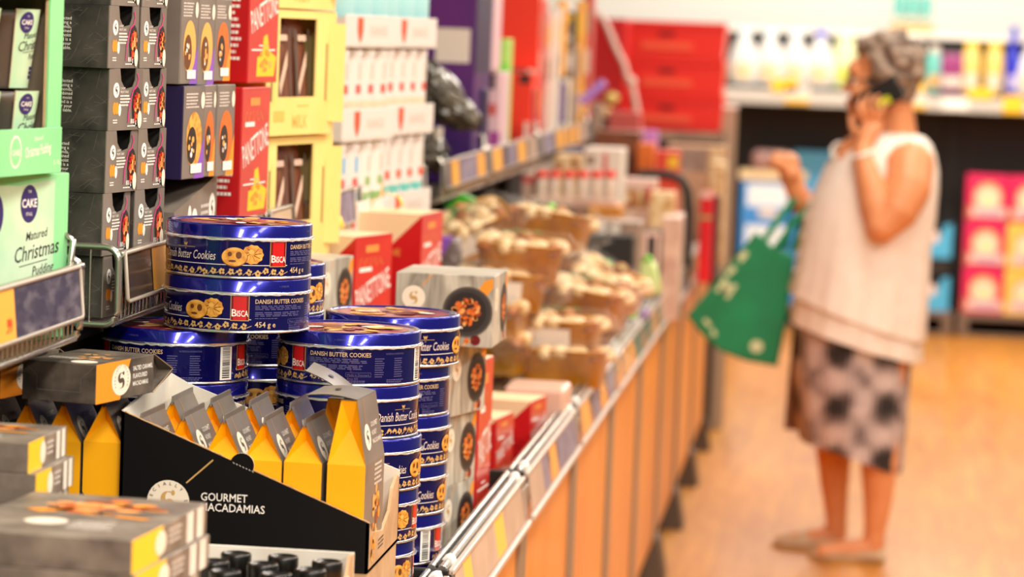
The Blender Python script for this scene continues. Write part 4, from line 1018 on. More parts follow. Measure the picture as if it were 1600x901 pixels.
# white canister trays
shield = lambda m, fr, cx, cy, s: m.poly(fr, [(cx - s, cy + s), (cx + s, cy + s), (cx + s, cy - s * .2), (cx + s * .55, cy - s), (cx, cy - s * 1.4), (cx - s * .55, cy - s), (cx - s, cy - s * .2)], shieldred, 1)
cproto = {}
def canister(kind, label, loc):
    if kind in cproto: return dup(cproto[kind], label, loc)
    h = .168; c = thing('canister', label, 'canister', loc, 0, 'canisters in the white trays'); m = MB(); r = .0405
    base, lo, band = {'beige': (canbeige, canbeige, salmon), 'blue': (canwhite, skyblue, salmon), 'green': (canwhite, softgreen, softgreen), 'teal': (canwhite, teal, shieldred)}[kind]
    m.lathe([(r - .002, 0), (r, .003), (r, h * .42)], lo, 32, cap1=False); m.lathe([(r, h * .42), (r, h - .012)], canwhite, 32, cap0=False, cap1=True)
    fr = Cyl(r); m.rect(fr, 60, h * .50, 120, h * .60, band, 1); m.rect(fr, 70, h * .66, 110, h * .84, greyprint if kind != 'blue' else skyblue, 1); m.rect(fr, 75, h * .2, 105, h * .38, canwhite if kind != 'beige' else greyprint, 1)
    m.build('canister_body', c); m = MB(); m.lathe([(r + .001, h - .014), (r + .001, h - .002), (r - .002, h), (.001, h)], canwhite, 32, cap1=False); m.build('lid', c)
    cproto[kind] = c; return c
ordn = {0: 'lower', 1: 'upper', 2: 'topmost'}
for lev in (0, 1, 2):
    for col in (0, 1):
        z = SHZ + lev * .1745; x, y = ((-.925, 5.80), (-.905, 6.24))[col]; w, d = .36, .16; a = R(-7)
        tr = thing('canister_tray', '%s white cardboard tray with a red shield, %s' % (ordn[lev], 'beside the yellow cartons' if col == 0 else 'nearer the crumpled black bags'), 'tray', group='white canister trays'); hw, hd = d / 2, w / 2
        m = MB(); m.box(-hw, -hd, 0, hw, hd, .003, whitecard); m.build('base', tr)
        m = MB(); m.box(hw - .003, -hd, .003, hw, hd, .060, canwhite, .001); fr = Plane((hw, -hd, 0), (0, 1, 0), (0, 0, 1)); shield(m, fr, .10, .035, .020); m.text(fr, 'RANGE', .17, .022, .026, greyprint, 'L', 1, .02, width=.12); m.build('front_lip', tr)
        for s in (-1, 1): m = MB(); m.box(-hw, s * hd - (.003 if s > 0 else 0), .003, hw - .003, s * hd + (0 if s > 0 else .003), .055, canwhite); m.build('side_wall', tr)
        at_corner(tr, x, y, z, -7, hw, hd); bpy.context.view_layer.update()
        for q in range(4):
            loc = tr.matrix_world @ Vector((hw - .048, -hd + .049 + q * .087, .0035))
            if lev < 2: canister([['blue', 'blue', 'green', 'green'], ['teal', 'teal', 'teal', 'teal'], ['beige'] * 4, ['beige'] * 4][lev * 2 + col][q], 'white canister %s in the %s' % (['first along', 'second along', 'third along', 'last'][q], tr['label'].split(' white')[0] + (' tray by the yellow cartons' if col == 0 else ' tray by the black bags')), loc)
            elif q < 3:
                if 'jar' not in cproto:
                    j = MB(); j.lathe([(.046, 0), (.048, .004), (.048, .10), (.04, .115), (.04, .13), (.001, .13)], jarblue, 32, cap1=False); cproto['jar'] = tag(j.build('storage_jar'), 'pale blue jar', 'jar', 'pale blue jars cut by the frame top'); o = cproto['jar']
                else: o = dup(cproto['jar'], None)
                o['label'] = 'pale blue jar %s on the topmost white tray %s' % (['first along', 'in the middle', 'last', ''][q], 'by the yellow cartons' if col == 0 else 'by the purple box'); o.location = tr.matrix_world @ Vector((hw - .052, -hd + .062 + q * .118, .0035))
# ------------------------------------------------------------------ gold cake trays in cellophane
def cake_tray():
    L, Wd, H = .172, .125, .070; t = thing('cake_tray', '', 'cake', group='gold cake trays in cellophane')
    def rr(l, w, z, n=32):
        P = []
        for i in range(n):
            a = 2 * pi * i / n; c_, s_ = cos(a), sin(a); P.append((l / 2 * (abs(c_) ** .35) * (1 if c_ > 0 else -1), w / 2 * (abs(s_) ** .35) * (1 if s_ > 0 else -1), z))
        return P
    m = MB(); m.loft([rr(L * .86, Wd * .84, 0), rr(L * .88, Wd * .86, .002), rr(L, Wd, H), rr(L + .006, Wd + .006, H + .001), rr(L + .006, Wd + .006, H + .003), rr(L - .004, Wd - .004, H + .001), rr(L * .9, Wd * .88, H * .7)], goldtray, True)
    m.build('gold_dish', t)
    rg = random.Random(4); m = MB()
    for i in range(5):
        for j in range(4):
            m.ball((-L * .38 + L * .19 * i + rg.uniform(-.008, .008), -Wd * .36 + Wd * .24 * j + rg.uniform(-.006, .006), H + rg.uniform(-.012, .001)), (L * rg.uniform(.10, .16), Wd * rg.uniform(.13, .19), rg.uniform(.010, .018)), cakecream if rg.random() < .68 else cakebrown, Matrix.Rotation(0, 4, 'Z'))
    m.build('cake_slices', t)
    m = MB()
    for k in range(4): 
        x = -.03 + .02 * k; y = (-.01, .012, -.004, .01)[k]; z = H + .020
        m.add([(x - .012, y, z), (x, y - .008, z + .002), (x + .012, y + .002, z), (x, y + .008, z + .002)], [(0, 1, 2, 3)], leafgreen)
    m.build('green_label', t)
    m = MB(); m.add([(-L * .30, -Wd * .475 - .0015, .018), (L * .20, -Wd * .475 - .0015, .018), (L * .20, -Wd * .50 - .003, .058), (-L * .30, -Wd * .50 - .003, .058)], [(0, 1, 2, 3)], whitepanel)
    for k in range(4): m.add([(-L * .27, -Wd * .48 - .003, .024 + k * .008), (L * .15, -Wd * .48 - .003, .024 + k * .008), (L * .15, -Wd * .483 - .003, .0265 + k * .008), (-L * .27, -Wd * .483 - .003, .0265 + k * .008)], [(0, 1, 2, 3)], greydark)
    m.build('paper_label', t)
    m = MB(); rings = []; xs = [-.135, -.120, -.105, -.096, -.088, -.05, 0, .05, .088, .096, .105, .120, .135]
    for q, x in enumerate(xs):
        e = abs(x); k = 1.0 if e < .09 else max(.30, 1 - (e - .09) / .045 * .75); P = []
        for i in range(26):
            a = 2 * pi * i / 26; jx = rg.uniform(-.006, .006)
            P.append((x + rg.uniform(-.004, .004), (Wd / 2 + .007) * k * cos(a) * (1.0) + jx * .6, .045 + (.050 * k) * sin(a) * (1 if sin(a) > 0 else .92) + jx))
        rings.append(P)
    m.loft(rings, cello, False, False, False); m.build('cellophane_wrap', t)
    return t
ct = None
piles = [(735, 392, 7.15, 25, (14, -22), 'gold tray of cakes tilted at the back left of the pile, white label showing'), (806, 437, 6.85, 4, (4, 2), 'large gold cake tray with green sprigs on top of the pile behind the grey box'),
         (850, 388, 7.25, -8, (-4, 6), 'gold tray of cakes peeking over the top of the pile'), (778, 486, 6.80, 8, (0, 3), 'gold tray of cakes directly under the one with green sprigs'),
         (868, 558, 6.85, -6, (2, 0), 'gold tray of cakes with a broad white paper label on its front'), (876, 606, 6.80, -4, (0, 0), 'gold tray of cakes at the bottom right of the pile by the rail'),
         (903, 506, 7.05, -10, (2, 8), 'gold tray of cakes on the right slope of the pile, above the paper labelled one'), (930, 478, 7.25, -28, (4, 16), 'gold tray in shiny crumpled wrap sliding off the right side of the pile'),
         (770, 535, 6.75, 80, (0, 0), 'end-on tray of white cakes beside the grey boxes, upper'), (772, 585, 6.75, 84, (0, 0), 'end-on tray of white cakes beside the grey boxes, lower'),
         (862, 462, 7.35, 12, (0, -6), 'gold tray of cakes at the back right of the pile below the green tipped bag')]
for px, py, y, yaw, tl, lab in piles:
    v = on_y(px, py, y); o = cake_tray() if ct is None else dup(ct, None)
    ct = ct or o; o['label'] = lab; o.scale = (1.1, 1.1, 1.12); o.location = (v.x, y + .06, v.z); o.rotation_euler = (R(tl[0]), R(tl[1]), R(yaw))
def cardbox(name, label, x0, y0, z0, x1, y1, z1, mm, cat='box', bev=.002, group=None, decals=()):
    m = MB(); w, d, h = x1 - x0, y1 - y0, z1 - z0; cbox(m, w, d, h, mm, bev); F = sides(w, d, h)
    for (face, a, b, c_, e, dm) in decals:
        fr = F[face]; L = d if face in ('right', 'left') else w; hh = d if face == 'top' else h
        m.rect(fr, a * L, b * hh, c_ * L, e * hh, dm, 1 + .15 * len(m.f) % 4)
    o = tag(m.build(name), label, cat, group); o.location = ((x0 + x1) / 2, (y0 + y1) / 2, z0); return o
for o in [q for q in bpy.data.objects if q.name.startswith('paper_label') and q.parent and q.parent['label'] in [piles[k][5] for k in (1, 2, 5, 6, 8, 9, 10)]]: bpy.data.objects.remove(o)
cardbox('cardboard_carton', 'low kraft carton under the right of the gold cake tray pile', -.70, 6.72, .784, -.565, 6.98, .845, kraft, 'carton')
cardbox('cardboard_carton', 'tall kraft carton hidden under the back of the gold cake tray pile', -.98, 6.84, .784, -.72, 7.38, .98, kraft, 'carton')
v = on_y(778, 486, 6.8)
zz = on_y(880, 455, 7.6).z
cardbox('cardboard_carton', 'kraft carton under the tall clear bag with the green header', -.80, 7.56, .784, -.66, 7.66, zz - .012, kraft, 'carton')
# flat packs under the pile, nearer
v0 = on_y(785, 640, 6.30); cardbox('snack_pack', 'flat pale pink wrapped pack lying below the gold cake trays', v0.x, 6.3, .784, v0.x + .125, 6.45, on_y(830, 605, 6.3).z, mat('pale_pink_wrap', (220, 178, 156), 0.3), 'pack', .01)
# bag with a green tip, upright green labels
def wedge_bag(label, pts, y, mm, tip, d=.05, grp=None):
    t = thing('snack_bag', label, 'bag', group=grp); P = [on_y(a, b, y) for a, b in pts]; c = sum((Vector(p) for p in P), Vector()) / len(P); t.location = (c.x, y, min(p.z for p in P)); m = MB(); n = len(P)
    L = [(p.x - c.x, p.z - t.location.z) for p in P]; cx = 0; cz = sum(q[1] for q in L) / n
    rings = [[(cx + (x - cx) * k, yy, cz + (z - cz) * k) for x, z in L] for k, yy in ((.75, -d / 2), (.93, -d / 3), (1, 0), (.93, d / 3), (.75, d / 2))]
    m.loft(rings, mm, True); m.build('bag_body', t)
    if tip:
        (i, k, gm_) = tip; q = L[i]; m = MB(); a, b = L[i - 1], L[(i + 1) % n]
        e1 = (q[0] + (a[0] - q[0]) * k, q[1] + (a[1] - q[1]) * k); e2 = (q[0] + (b[0] - q[0]) * k, q[1] + (b[1] - q[1]) * k)
        m.prism([(q[0], q[1] + .004), (e1[0] - .002, e1[1]), (e2[0] + .002, e2[1])], (-d / 2 - .004, d / 2 + .002), gm_, 'y'); m.build('header_card', t)
    return t
palebag = noisy('pale_clear_bag', (236, 226, 204), (208, 192, 164), 20, 4, 0.2, 0.3, 0.7, coat=0.4)
wedge_bag('tall clear bag with a green header standing behind the gold cake trays', [(858, 320), (880, 322), (905, 360), (925, 420), (900, 450), (858, 440)], 7.6, palebag, (0, .40, brightgreen))
wedge_bag('clear bag with a green leaf label beside the far red panettone box', [(692, 330), (722, 305), (760, 318), (750, 385), (700, 395)], 7.45, palebag, (1, .8, mat('leaf_green_film', (50, 170, 30), 0.3)))
wedge_bag('small dark pack with a violet patch beside the far red panettone box', [(690, 372), (720, 370), (724, 425), (690, 430)], 7.0, mat('mauve_dark_pack', (120, 100, 96), 0.3), (0, .6, violet))
wedge_bag('tall green and white bag against the rail behind the gold cake trays', [(1000, 405), (1012, 400), (1026, 412), (1036, 455), (1010, 468), (998, 450)], 8.45, mat('pale_lime_bag', (206, 226, 150), 0.3), (1, .5, brightgreen))
wedge_bag('small pack with a vivid green flap leaning by the rail', [(966, 492), (970, 475), (978, 468), (996, 482), (996, 498)], 8.05, brightgreen, None)
wedge_bag('small violet pack by the rail next to the vivid green flap', [(998, 488), (1012, 480), (1016, 492), (1000, 502)], 8.55, violet, None)
cardbox('crate_tray', 'dark red brown fruit pack by the rail under the vivid green flap', -.66, 7.98, .784, -.550, 8.20, on_y(982, 499, 8.05).z - .001, cakebrown, 'pack')
cardbox('cardboard_carton', 'plain carton under the packs beside the far red panettone box', -1.0, 7.02, .984, -.80, 7.6, 1.10, kraft, 'carton')

cardbox('crate_tray', 'dark pack under the small violet pack by the rail', -.62, 8.5, .784, -.545, 8.7, on_y(1007, 503, 8.55).z - .001, cakebrown, 'pack')
# ------------------------------------------------------------------ far bins: packs placed at their real depth, resting on the bin deck
def pack(name, label, cat, L_, R_, T_, B_, y, d, mm, ground=None, group=None, decals=(), yaw=0, bev=.004):
    a, b = on_y(L_, (T_ + B_) / 2, y), on_y(R_, (T_ + B_) / 2, y); top = on_y((L_ + R_) / 2, T_, y).z; bot = on_y((L_ + R_) / 2, B_, y).z if ground is None else ground
    m = MB(); w, h = b.x - a.x, top - bot; cbox(m, w, d, h, mm, min(bev, w * .2, h * .2)); F = sides(w, d, h); hv = top - on_y((L_ + R_) / 2, B_, y).z
    for q, (face, x0, y0, x1, y1, dm) in enumerate(decals):
        fr = F[face]; Lw = d if face in ('right', 'left') else w; zz = h - hv
        if face == 'top': m.rect(fr, x0 * Lw, y0 * d, x1 * Lw, y1 * d, dm, 1 + q)
        else: m.rect(fr, x0 * Lw, zz + y0 * hv, x1 * Lw, zz + y1 * hv, dm, 1 + q)
    o = tag(m.build(name), label, cat, group); o.location = ((a.x + b.x) / 2, y + d / 2, bot); o.rotation_euler = (0, 0, R(yaw)); return o
pinkgrey = noisy('pinkish_white_wrap', (228, 196, 176), (200, 160, 142), 25, 4, 0.35)
rosewh = mat('rose_white_wrap', (236, 200, 186), 0.4)
amberpk = noisy('amber_wrap', (226, 156, 60), (190, 110, 40), 14, 3, 0.35)
brownpk = noisy('brown_wrap', (150, 84, 44), (108, 60, 34), 14, 3, 0.4)
greypk = noisy('grey_beige_wrap', (176, 150, 128), (140, 116, 100), 20, 3, 0.4)
blackbx = mat('matt_black_box', (34, 28, 24), 0.6)
DECK = .784
pack('black_box', 'matt black box standing by the rail behind the gold cake trays', 'box', 910, 988, 368, 428, 8.75, .10, blackbx, DECK)
pack('gift_box', 'pale grey box top with two white tabs behind the matt black box', 'box', 908, 1000, 346, 372, 8.90, .20, greypk, DECK, None, (('front', .28, .1, .42, .9, whitepanel), ('front', .52, .1, .66, .9, whitepanel)))
pack('black_box', 'narrow black box with a rose edge to the right of the matt black box', 'box', 1001, 1030, 362, 418, 9.15, .16, blackbx, DECK, None, (('front', 0, 0, .35, 1, rosewh), ('front', .8, 0, 1, 1, rosewh), ('front', 0, .88, 1, 1, rosewh)))
pack('snack_box', 'pink white box against the rail beside the narrow black box', 'box', 1032, 1062, 340, 415, 9.45, .20, pinkgrey, DECK)
pack('snack_box', 'amber box under the row of red capped jars', 'box', 918, 968, 322, 350, 9.20, .22, amberpk, DECK)
pack('snack_box', 'brown box under the left of the red capped jars', 'box', 868, 916, 322, 356, 9.20, .22, brownpk, DECK)
pack('snack_box', 'greyish box at the back under the red capped jars', 'box', 822, 866, 318, 348, 9.25, .22, greypk, DECK)
jt = pack('jar_tray', 'shallow pinkish tray holding the row of red capped jars', 'tray', 828, 962, 311, 322, 9.22, .10, pinkgrey)
capred = mat('red_jar_cap', (232, 62, 44), 0.4); jarw = mat('whitish_jar', (226, 204, 184), 0.3)
jp = None
for k, px in enumerate([843, 864, 886, 907, 929, 950]):
    v = on_y(px, 311, 9.23)
    if jp is None:
        jp = thing('spice_jar', '', 'jar', group='red capped jars in the far bin'); m = MB(); m.lathe([(.014, 0), (.0155, .003), (.0155, .055), (.013, .06), (.001, .06)], jarw, 20, cap1=False); m.build('jar_body', jp)
        m = MB(); m.lathe([(.0175, .060), (.0175, .078), (.016, .080), (.001, .080)], capred, 20, cap1=False); m.build('cap', jp); o = jp
    else: o = dup(jp, None)
    o['label'] = 'white jar with a red cap, %s in the row of the far bin' % ['first', 'second', 'third', 'fourth', 'fifth', 'last'][k]; o.location = (v.x, 9.262, v.z + .0015)
pack('snack_box', 'white and pink box left of the red capped jars', 'box', 815, 842, 272, 320, 9.30, .12, pinkgrey, DECK, None, (('front', 0, .7, 1, .95, salmon),))
pack('snack_box', 'white box of cakes with red trim above the right of the red capped jars', 'box', 912, 972, 232, 270, 9.6, .20, whitepanel, DECK, None, (('front', .05, .3, .3, .7, greypk), ('front', .5, .1, .62, .8, salmon)))
pack('snack_box', 'beige cake packs above the left of the red capped jars', 'box', 866, 912, 243, 272, 9.6, .20, cakecream, DECK, None, (('front', .1, .2, .3, .7, cakebrown), ('front', .6, .3, .8, .8, cakebrown)))
pack('snack_box', 'dark blue grey box at the back behind the beige cake packs', 'box', 880, 915, 232, 246, 9.9, .2, mat('slate_blue_box', (90, 98, 120), 0.5), DECK)
pack('snack_box', 'white bordered box of brown slices in the middle of the far bin', 'box', 968, 1024, 280, 345, 10.0, .14, pinkgrey, DECK, None, (('front', .05, .3, .8, .75, cakebrown), ('front', .12, .45, .3, .75, cakecream), ('front', .5, .35, .62, .75, cakecream), ('front', 0, .85, 1, 1, rosewh), ('front', .75, .5, .92, .85, salmon)))
pack('snack_box', 'cream crinkled pack to the right of the box of brown slices', 'box', 1014, 1052, 300, 380, 9.75, .12, cakecream, DECK)
# black padded ring / handle shape
v = on_y(1040, 300, 10.6); m = MB(); A, B = on_y(996, 264, 10.6), on_y(1072, 320, 10.6)
m.tube([(0, 0, 0), (.05, 0, .003), (.11, 0, .002), (.145, 0, -.012), (.168, 0, -.05), (.175, 0, -.11), (.176, 0, A.z - .012 - DECK and -(A.z - .012 - DECK))], .016, blackbx, 10)
o = tag(m.build('black_hanger'), 'black curved handle arching over the packs in the far bin', 'handle'); o.location = (A.x, 10.62, A.z - .018)
pack('snack_box', 'grey pack with a tan side standing under the black curved handle', 'box', 1046, 1066, 335, 400, 10.1, .12, rosewh, DECK)
pack('red_box', 'small vivid red box near the rail of the far bin', 'box', 1094, 1114, 300, 342, 11.0, .10, mat('vivid_red_box', (226, 10, 30), 0.4), DECK, None, (('front', .0, .78, .9, 1, rosewh), ('front', 0, 0, 1, .12, softgreen)))
pack('dark_box', 'dark plum box behind the small vivid red box', 'box', 1112, 1124, 306, 340, 11.2, .10, mat('plum_box', (60, 24, 40), 0.5), DECK)
pack('snack_box', 'long beige box across the far bin under the red crates', 'box', 1040, 1132, 228, 300, 12.2, .20, mat('tan_wrap', (206, 164, 126), 0.5), DECK, None, (('front', 0, .45, .8, .95, greypk), ('front', .72, .3, 1, 1, cakecream)))
pack('snack_box', 'orange pack behind the white cake box in the far bin', 'box', 996, 1022, 224, 252, 11.4, .14, mat('orange_wrap', (236, 120, 40), 0.4), DECK)
pack('snack_box', 'red and yellow pack in the middle of the far bin', 'box', 1024, 1060, 236, 262, 11.2, .14, mat('red_wrap', (230, 70, 44), 0.4), DECK, None, (('front', .55, 0, 1, .7, yellow),))
pack('snack_box', 'lilac pack standing behind the orange one under the red crates', 'box', 994, 1026, 205, 224, 11.9, .12, mat('lilac_wrap', (206, 130, 210), 0.4), DECK)
pack('snack_box', 'brown pack behind the red capped jars on the deep side of the bin', 'box', 930, 1000, 205, 236, 11.6, .2, brownpk, DECK)
pack('display_carton', 'tall pale carton at the aisle end of the far bin', 'carton', 1108, 1132, 255, 330, 11.9, .2, cakecream, DECK)

# ------------------------------------------------------------------ upper shelf beyond the canisters
def rail_y(px):
    K = [(600, 6.2), (692, 7.25), (764, 8.2), (800, 8.85), (854, 9.75), (894, 10.63), (916, 11.2), (940, 12.0), (1000, 14)]
    for (a, ya), (b, yb) in zip(K, K[1:]):
        if a <= px <= b: return ya + (yb - ya) * (px - a) / (b - a)
    return 14
def spack(name, label, cat, L_, R_, T_, B_, y, d, mm, decals=(), yaw=0, ground=SHZ):
    if R_ < 945: y = max(y, rail_y(R_) + .04)
    return pack(name, label, cat, L_, R_, T_, B_, y, d, mm, ground, None, decals, yaw)
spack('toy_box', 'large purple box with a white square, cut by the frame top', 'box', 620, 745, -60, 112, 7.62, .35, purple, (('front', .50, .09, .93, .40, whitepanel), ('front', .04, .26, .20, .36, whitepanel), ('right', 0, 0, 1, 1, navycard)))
m = bpy.data.objects['toy_box']
spack('toy_box', 'dark navy box with a pale square behind the price strip, under the black bags', 'box', 690, 756, 138, 250, 7.50, .10, navycard, (('front', .28, .12, .80, .62, whitepanel),))
def crumple(label, pts, y, sx, mm, seed):
    rg = random.Random(seed); P = [on_y(a, b, y) for a, b in pts]; c = sum(P, Vector()) / len(P); bm = bmesh.new(); bmesh.ops.create_icosphere(bm, subdivisions=4, radius=1.0)
    w = max(p.x for p in P) - min(p.x for p in P); h = max(p.z for p in P) - min(p.z for p in P); tilt = atan2(P[1].z - P[0].z, P[1].x - P[0].x)
    ph = [(rg.uniform(2, 7), rg.uniform(2, 7), rg.uniform(2, 7), rg.uniform(0, 6)) for _ in range(7)]
    for v in bm.verts:
        n = sum(abs(sin(a * v.co.x + b * v.co.y + g_ * v.co.z + e)) for a, b, g_, e in ph) / 7
        k = .72 + .48 * n; x, z = v.co.x * w / 2 * k, v.co.z * h / 2 * k
        v.co = Vector((x, v.co.y * sx * k, z + x * math.tan(tilt) * .8))
    mb = MB(); mb.bm(bm, mm, False); o = tag(mb.build('plastic_bag'), label, 'bag', 'crumpled black bags on the upper shelf'); o.location = (c.x, y, c.z); return o
crumple('crumpled black plastic bag lying across the top of the heap before the purple box', [(640, 100), (725, 170), (700, 110), (660, 150)], 7.72, .07, blackbag, 1)
crumple('crumpled black plastic bag with a shiny ridge in the middle of the heap', [(640, 130), (750, 185), (740, 160), (650, 190)], 7.66, .07, blackbag, 2)
crumple('crumpled black plastic bag at the bottom of the heap, next to the canisters', [(638, 190), (700, 225), (690, 250), (645, 260)], 7.66, .08, blackbag, 3)
spack('label_card', 'white tag hanging from the lowest black bag', 'tag', 680, 692, 198, 218, 7.56, .004, whitepanel, ground=None)
pinkpk = mat('pink_white_pack', (226, 190, 200), 0.4); mag2 = mat('magenta_pack', (176, 70, 150), 0.4)
spack('toy_pack', 'tall white and magenta pack beside the purple box', 'pack', 744, 772, -20, 108, 8.1, .18, pinkpk, (('front', .3, .1, .8, .35, mag2), ('front', .35, .45, .7, .6, mag2), ('front', .4, .7, .8, .95, blackbx)), ground=on_y(760, 112, 8.1).z)
spack('toy_pack', 'pink and white pack below the tall white and magenta one', 'pack', 748, 782, 112, 236, 8.05, .2, pinkpk, (('front', .5, .05, 1, .25, mag2), ('front', .3, .45, .8, .6, salmon), ('front', .2, .78, .7, .98, blackbx)))
spack('board_game', 'thin upright pale green board beside the red box', 'board', 772, 792, 60, 214, 8.5, .12, mat('lime_board', (176, 224, 110), 0.4), (('front', .55, 0, 1, .75, mat('vivid_green', (90, 214, 10), 0.4)),))
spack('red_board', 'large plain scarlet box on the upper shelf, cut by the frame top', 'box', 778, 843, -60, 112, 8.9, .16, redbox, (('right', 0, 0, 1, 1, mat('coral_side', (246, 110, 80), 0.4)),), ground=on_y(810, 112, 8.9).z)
spack('red_board', 'scarlet box end below the large plain scarlet one', 'box', 790, 832, 114, 150, 9.0, .2, redbox, (('front', .5, .55, .9, .95, blackbx),))
o = spack('dark_game', 'tilted dark navy box with pale blots below the scarlet boxes', 'box', 790, 834, 136, 214, 8.7, .05, mat('deep_navy_box', (26, 26, 48), 0.5), (('front', .1, .6, .35, .85, softgreen), ('front', .55, .35, .9, .7, softgreen), ('front', .1, 0, .6, .35, cakebrown), ('front', 0, .93, 1, 1, rosewh)))
spack('red_box', 'small scarlet and white box at the foot of the tilted navy box', 'box', 808, 826, 190, 216, 8.6, .05, redbox, (('front', .6, 0, 1, 1, whitepanel),))
strips = [(836, 846, 0, 200, 9.5, salmon), (846, 858, 20, 205, 9.7, rosewh), (858, 868, 10, 205, 9.9, whitepanel), (868, 880, 0, 120, 10.1, ticket_or), (882, 896, 18, 70, 10.2, blackbx), (880, 896, 70, 205, 10.35, greypk), (897, 908, 0, 205, 10.5, ticket_or), (908, 922, -10, 205, 10.7, salmon)]
desc = ['coral upright pack right of the scarlet boxes', 'rose white upright pack right of the coral one', 'white chequered upright pack on the upper shelf', 'amber upright pack high on the upper shelf', 'small black pack between two amber packs', 'grey speckled pack under the small black one', 'amber strip shaped pack left of the last coral one', 'last coral upright pack before the dark red crate side']
for (a, b, t_, bt, y, mm), ds in zip(strips, desc):
    spack('upright_pack', ds, 'pack', a, b, t_, bt, y, .14, mm, tuple(('front', .1, .12 + .3 * q, .9, .30 + .3 * q, [whitepanel, greypk, yellow][(q + a) % 3]) for q in range(3)), ground=on_y(a, bt, y).z if a == 868 or a == 882 else SHZ)
spack('upright_pack', 'violet and navy pack low on the upper shelf near its end', 'pack', 870, 886, 124, 200, 10.0, .12, whitepanel, (('front', .3, .1, .6, .95, violet), ('front', .7, .1, .95, .9, navycard)))
# rolled lilac item
v1, v2 = on_y(908, 160, 10.9), on_y(945, 128, 10.9); m = MB(); m.tube([(0, 0, 0), tuple((v2 - v1) * .5), tuple(v2 - v1)], .016, mat('lilac_roll', (184, 140, 230), 0.4), 14)
o = tag(m.build('lilac_roll'), 'slanting lilac roll on the last basket', 'roll'); o.location = v1
spack('grey_pack', 'grey brown box under the slanting lilac roll', 'box', 884, 935, 160, 206, 10.85, .2, greypk)
m = MB(); v = on_y(942, 175, 12.6)
m.ball((0, 0, 0), (.045, .045, .025), cakecream); m.ball((.03, .02, .055), (.03, .03, .025), yellowcard); m.tube([(0, 0, -.02), (0, 0, -(v.z - 1.2125))], .022, blackbx, 12)
o = tag(m.build('mushroom_lamp'), 'cream topped ornament on a dark stem at the end of the shelf', 'ornament'); o.location = v
spack('grey_pack', 'salmon box behind the cream topped ornament', 'box', 950, 1000, 175, 206, 12.2, .14, salmon, ground=DECK)

# ------------------------------------------------------------------ red crates on the end of the run
def crate(label, L_, R_, T_, B_, y, d):
    a, b = on_y(L_, B_, y), on_y(R_, B_, y); w = b.x - a.x; h = on_y((L_ + R_) / 2, T_, y).z - on_y((L_ + R_) / 2, B_, y).z
    c = thing('storage_crate', label, 'crate', ((a.x + b.x) / 2, y, on_y((L_ + R_) / 2, B_, y).z), 0, 'red storage crates'); m = MB()
    m.loft([[(x * w * k, yy, z) for x, yy in ((-.5, 0), (.5, 0), (.5, d), (-.5, d))] for k, z in ((.965, 0), (1, h * .82), (1, h * .82))], redcrate, False)
    m.box(-w / 2, -.008, h * .82, w / 2, d + .008, h * .995, redcrate, .004); m.build('crate_body', c)
    m = MB(); m.box(-w * .07, -.0095, h * .60, w * .07, .004, h * .72, reddark, .003); m.build('handle_slot', c)
    m = MB(); m.box(-w * .22, -.006, h * .22, w * .22, .004, h * .42, mat('crate_label', (244, 96, 60), 0.4) if 'crate_label' not in MATS else MATS['crate_label'], .002); m.build('label_panel', c)
    return c
y = 13.2
crate('top crate of the three stacked red storage crates', 950, 1132, 33, 90, y, .34); crate('middle crate of the three stacked red storage crates', 952, 1130, 91, 147, y, .34); crate('bottom crate of the three stacked red storage crates', 954, 1128, 148, 203, y, .34)
v = on_y(1040, 203, y); cardbox('crate_stand', 'grey steel end table carrying the red crates', -1.04, 13.15, 0, -.52, 13.6, v.z - .001, steel_dk, 'table', .004, None, (('front', 0, .97, 1, 1, greypk),))
a = on_y(918, 128, 12.9); b = on_y(975, 30, 12.9); cardbox('storage_crate', 'darker red crate seen past the shelf end, left of the three stacked crates', a.x, 12.7, 1.22, a.x + .16, 13.0, b.z, mat('deep_red_plastic', (206, 10, 14), 0.4), 'crate', .004, 'red storage crates', (('front', .1, .35, .5, .48, salmon),))
# end bracket
m = MB(); P = [on_y(x, yy, 12.6) for x, yy in ((905, 30), (938, 22), (948, 40), (962, 75), (975, 100), (979, 118), (986, 128), (993, 160), (1000, 205))]
q = P[0]; m.tube([tuple(p - q) for p in P], .013, rosewh, 10); m.ball(tuple(P[6] - q), .022, rosewh); o = tag(m.build('end_bracket'), 'pale bent tube bracing the shelf end in front of the red crates', 'bracket'); o.location = q
pst = thing('end_post', 'pale steel post at the end of the bins, right of the red crates', 'post', (-.505, 13.3, 0)); m = MB(); m.box(-.035, -.03, 0, .035, .03, on_y(1135, 170, 13.3).z, mat('pale_post', (176, 150, 126), 0.4), .004); m.build('post', pst); m = MB(); m.box(-.038, -.033, on_y(1135, 170, 13.3).z, .038, .033, on_y(1135, 164, 13.3).z, white, .004); m.build('post_cap', pst)

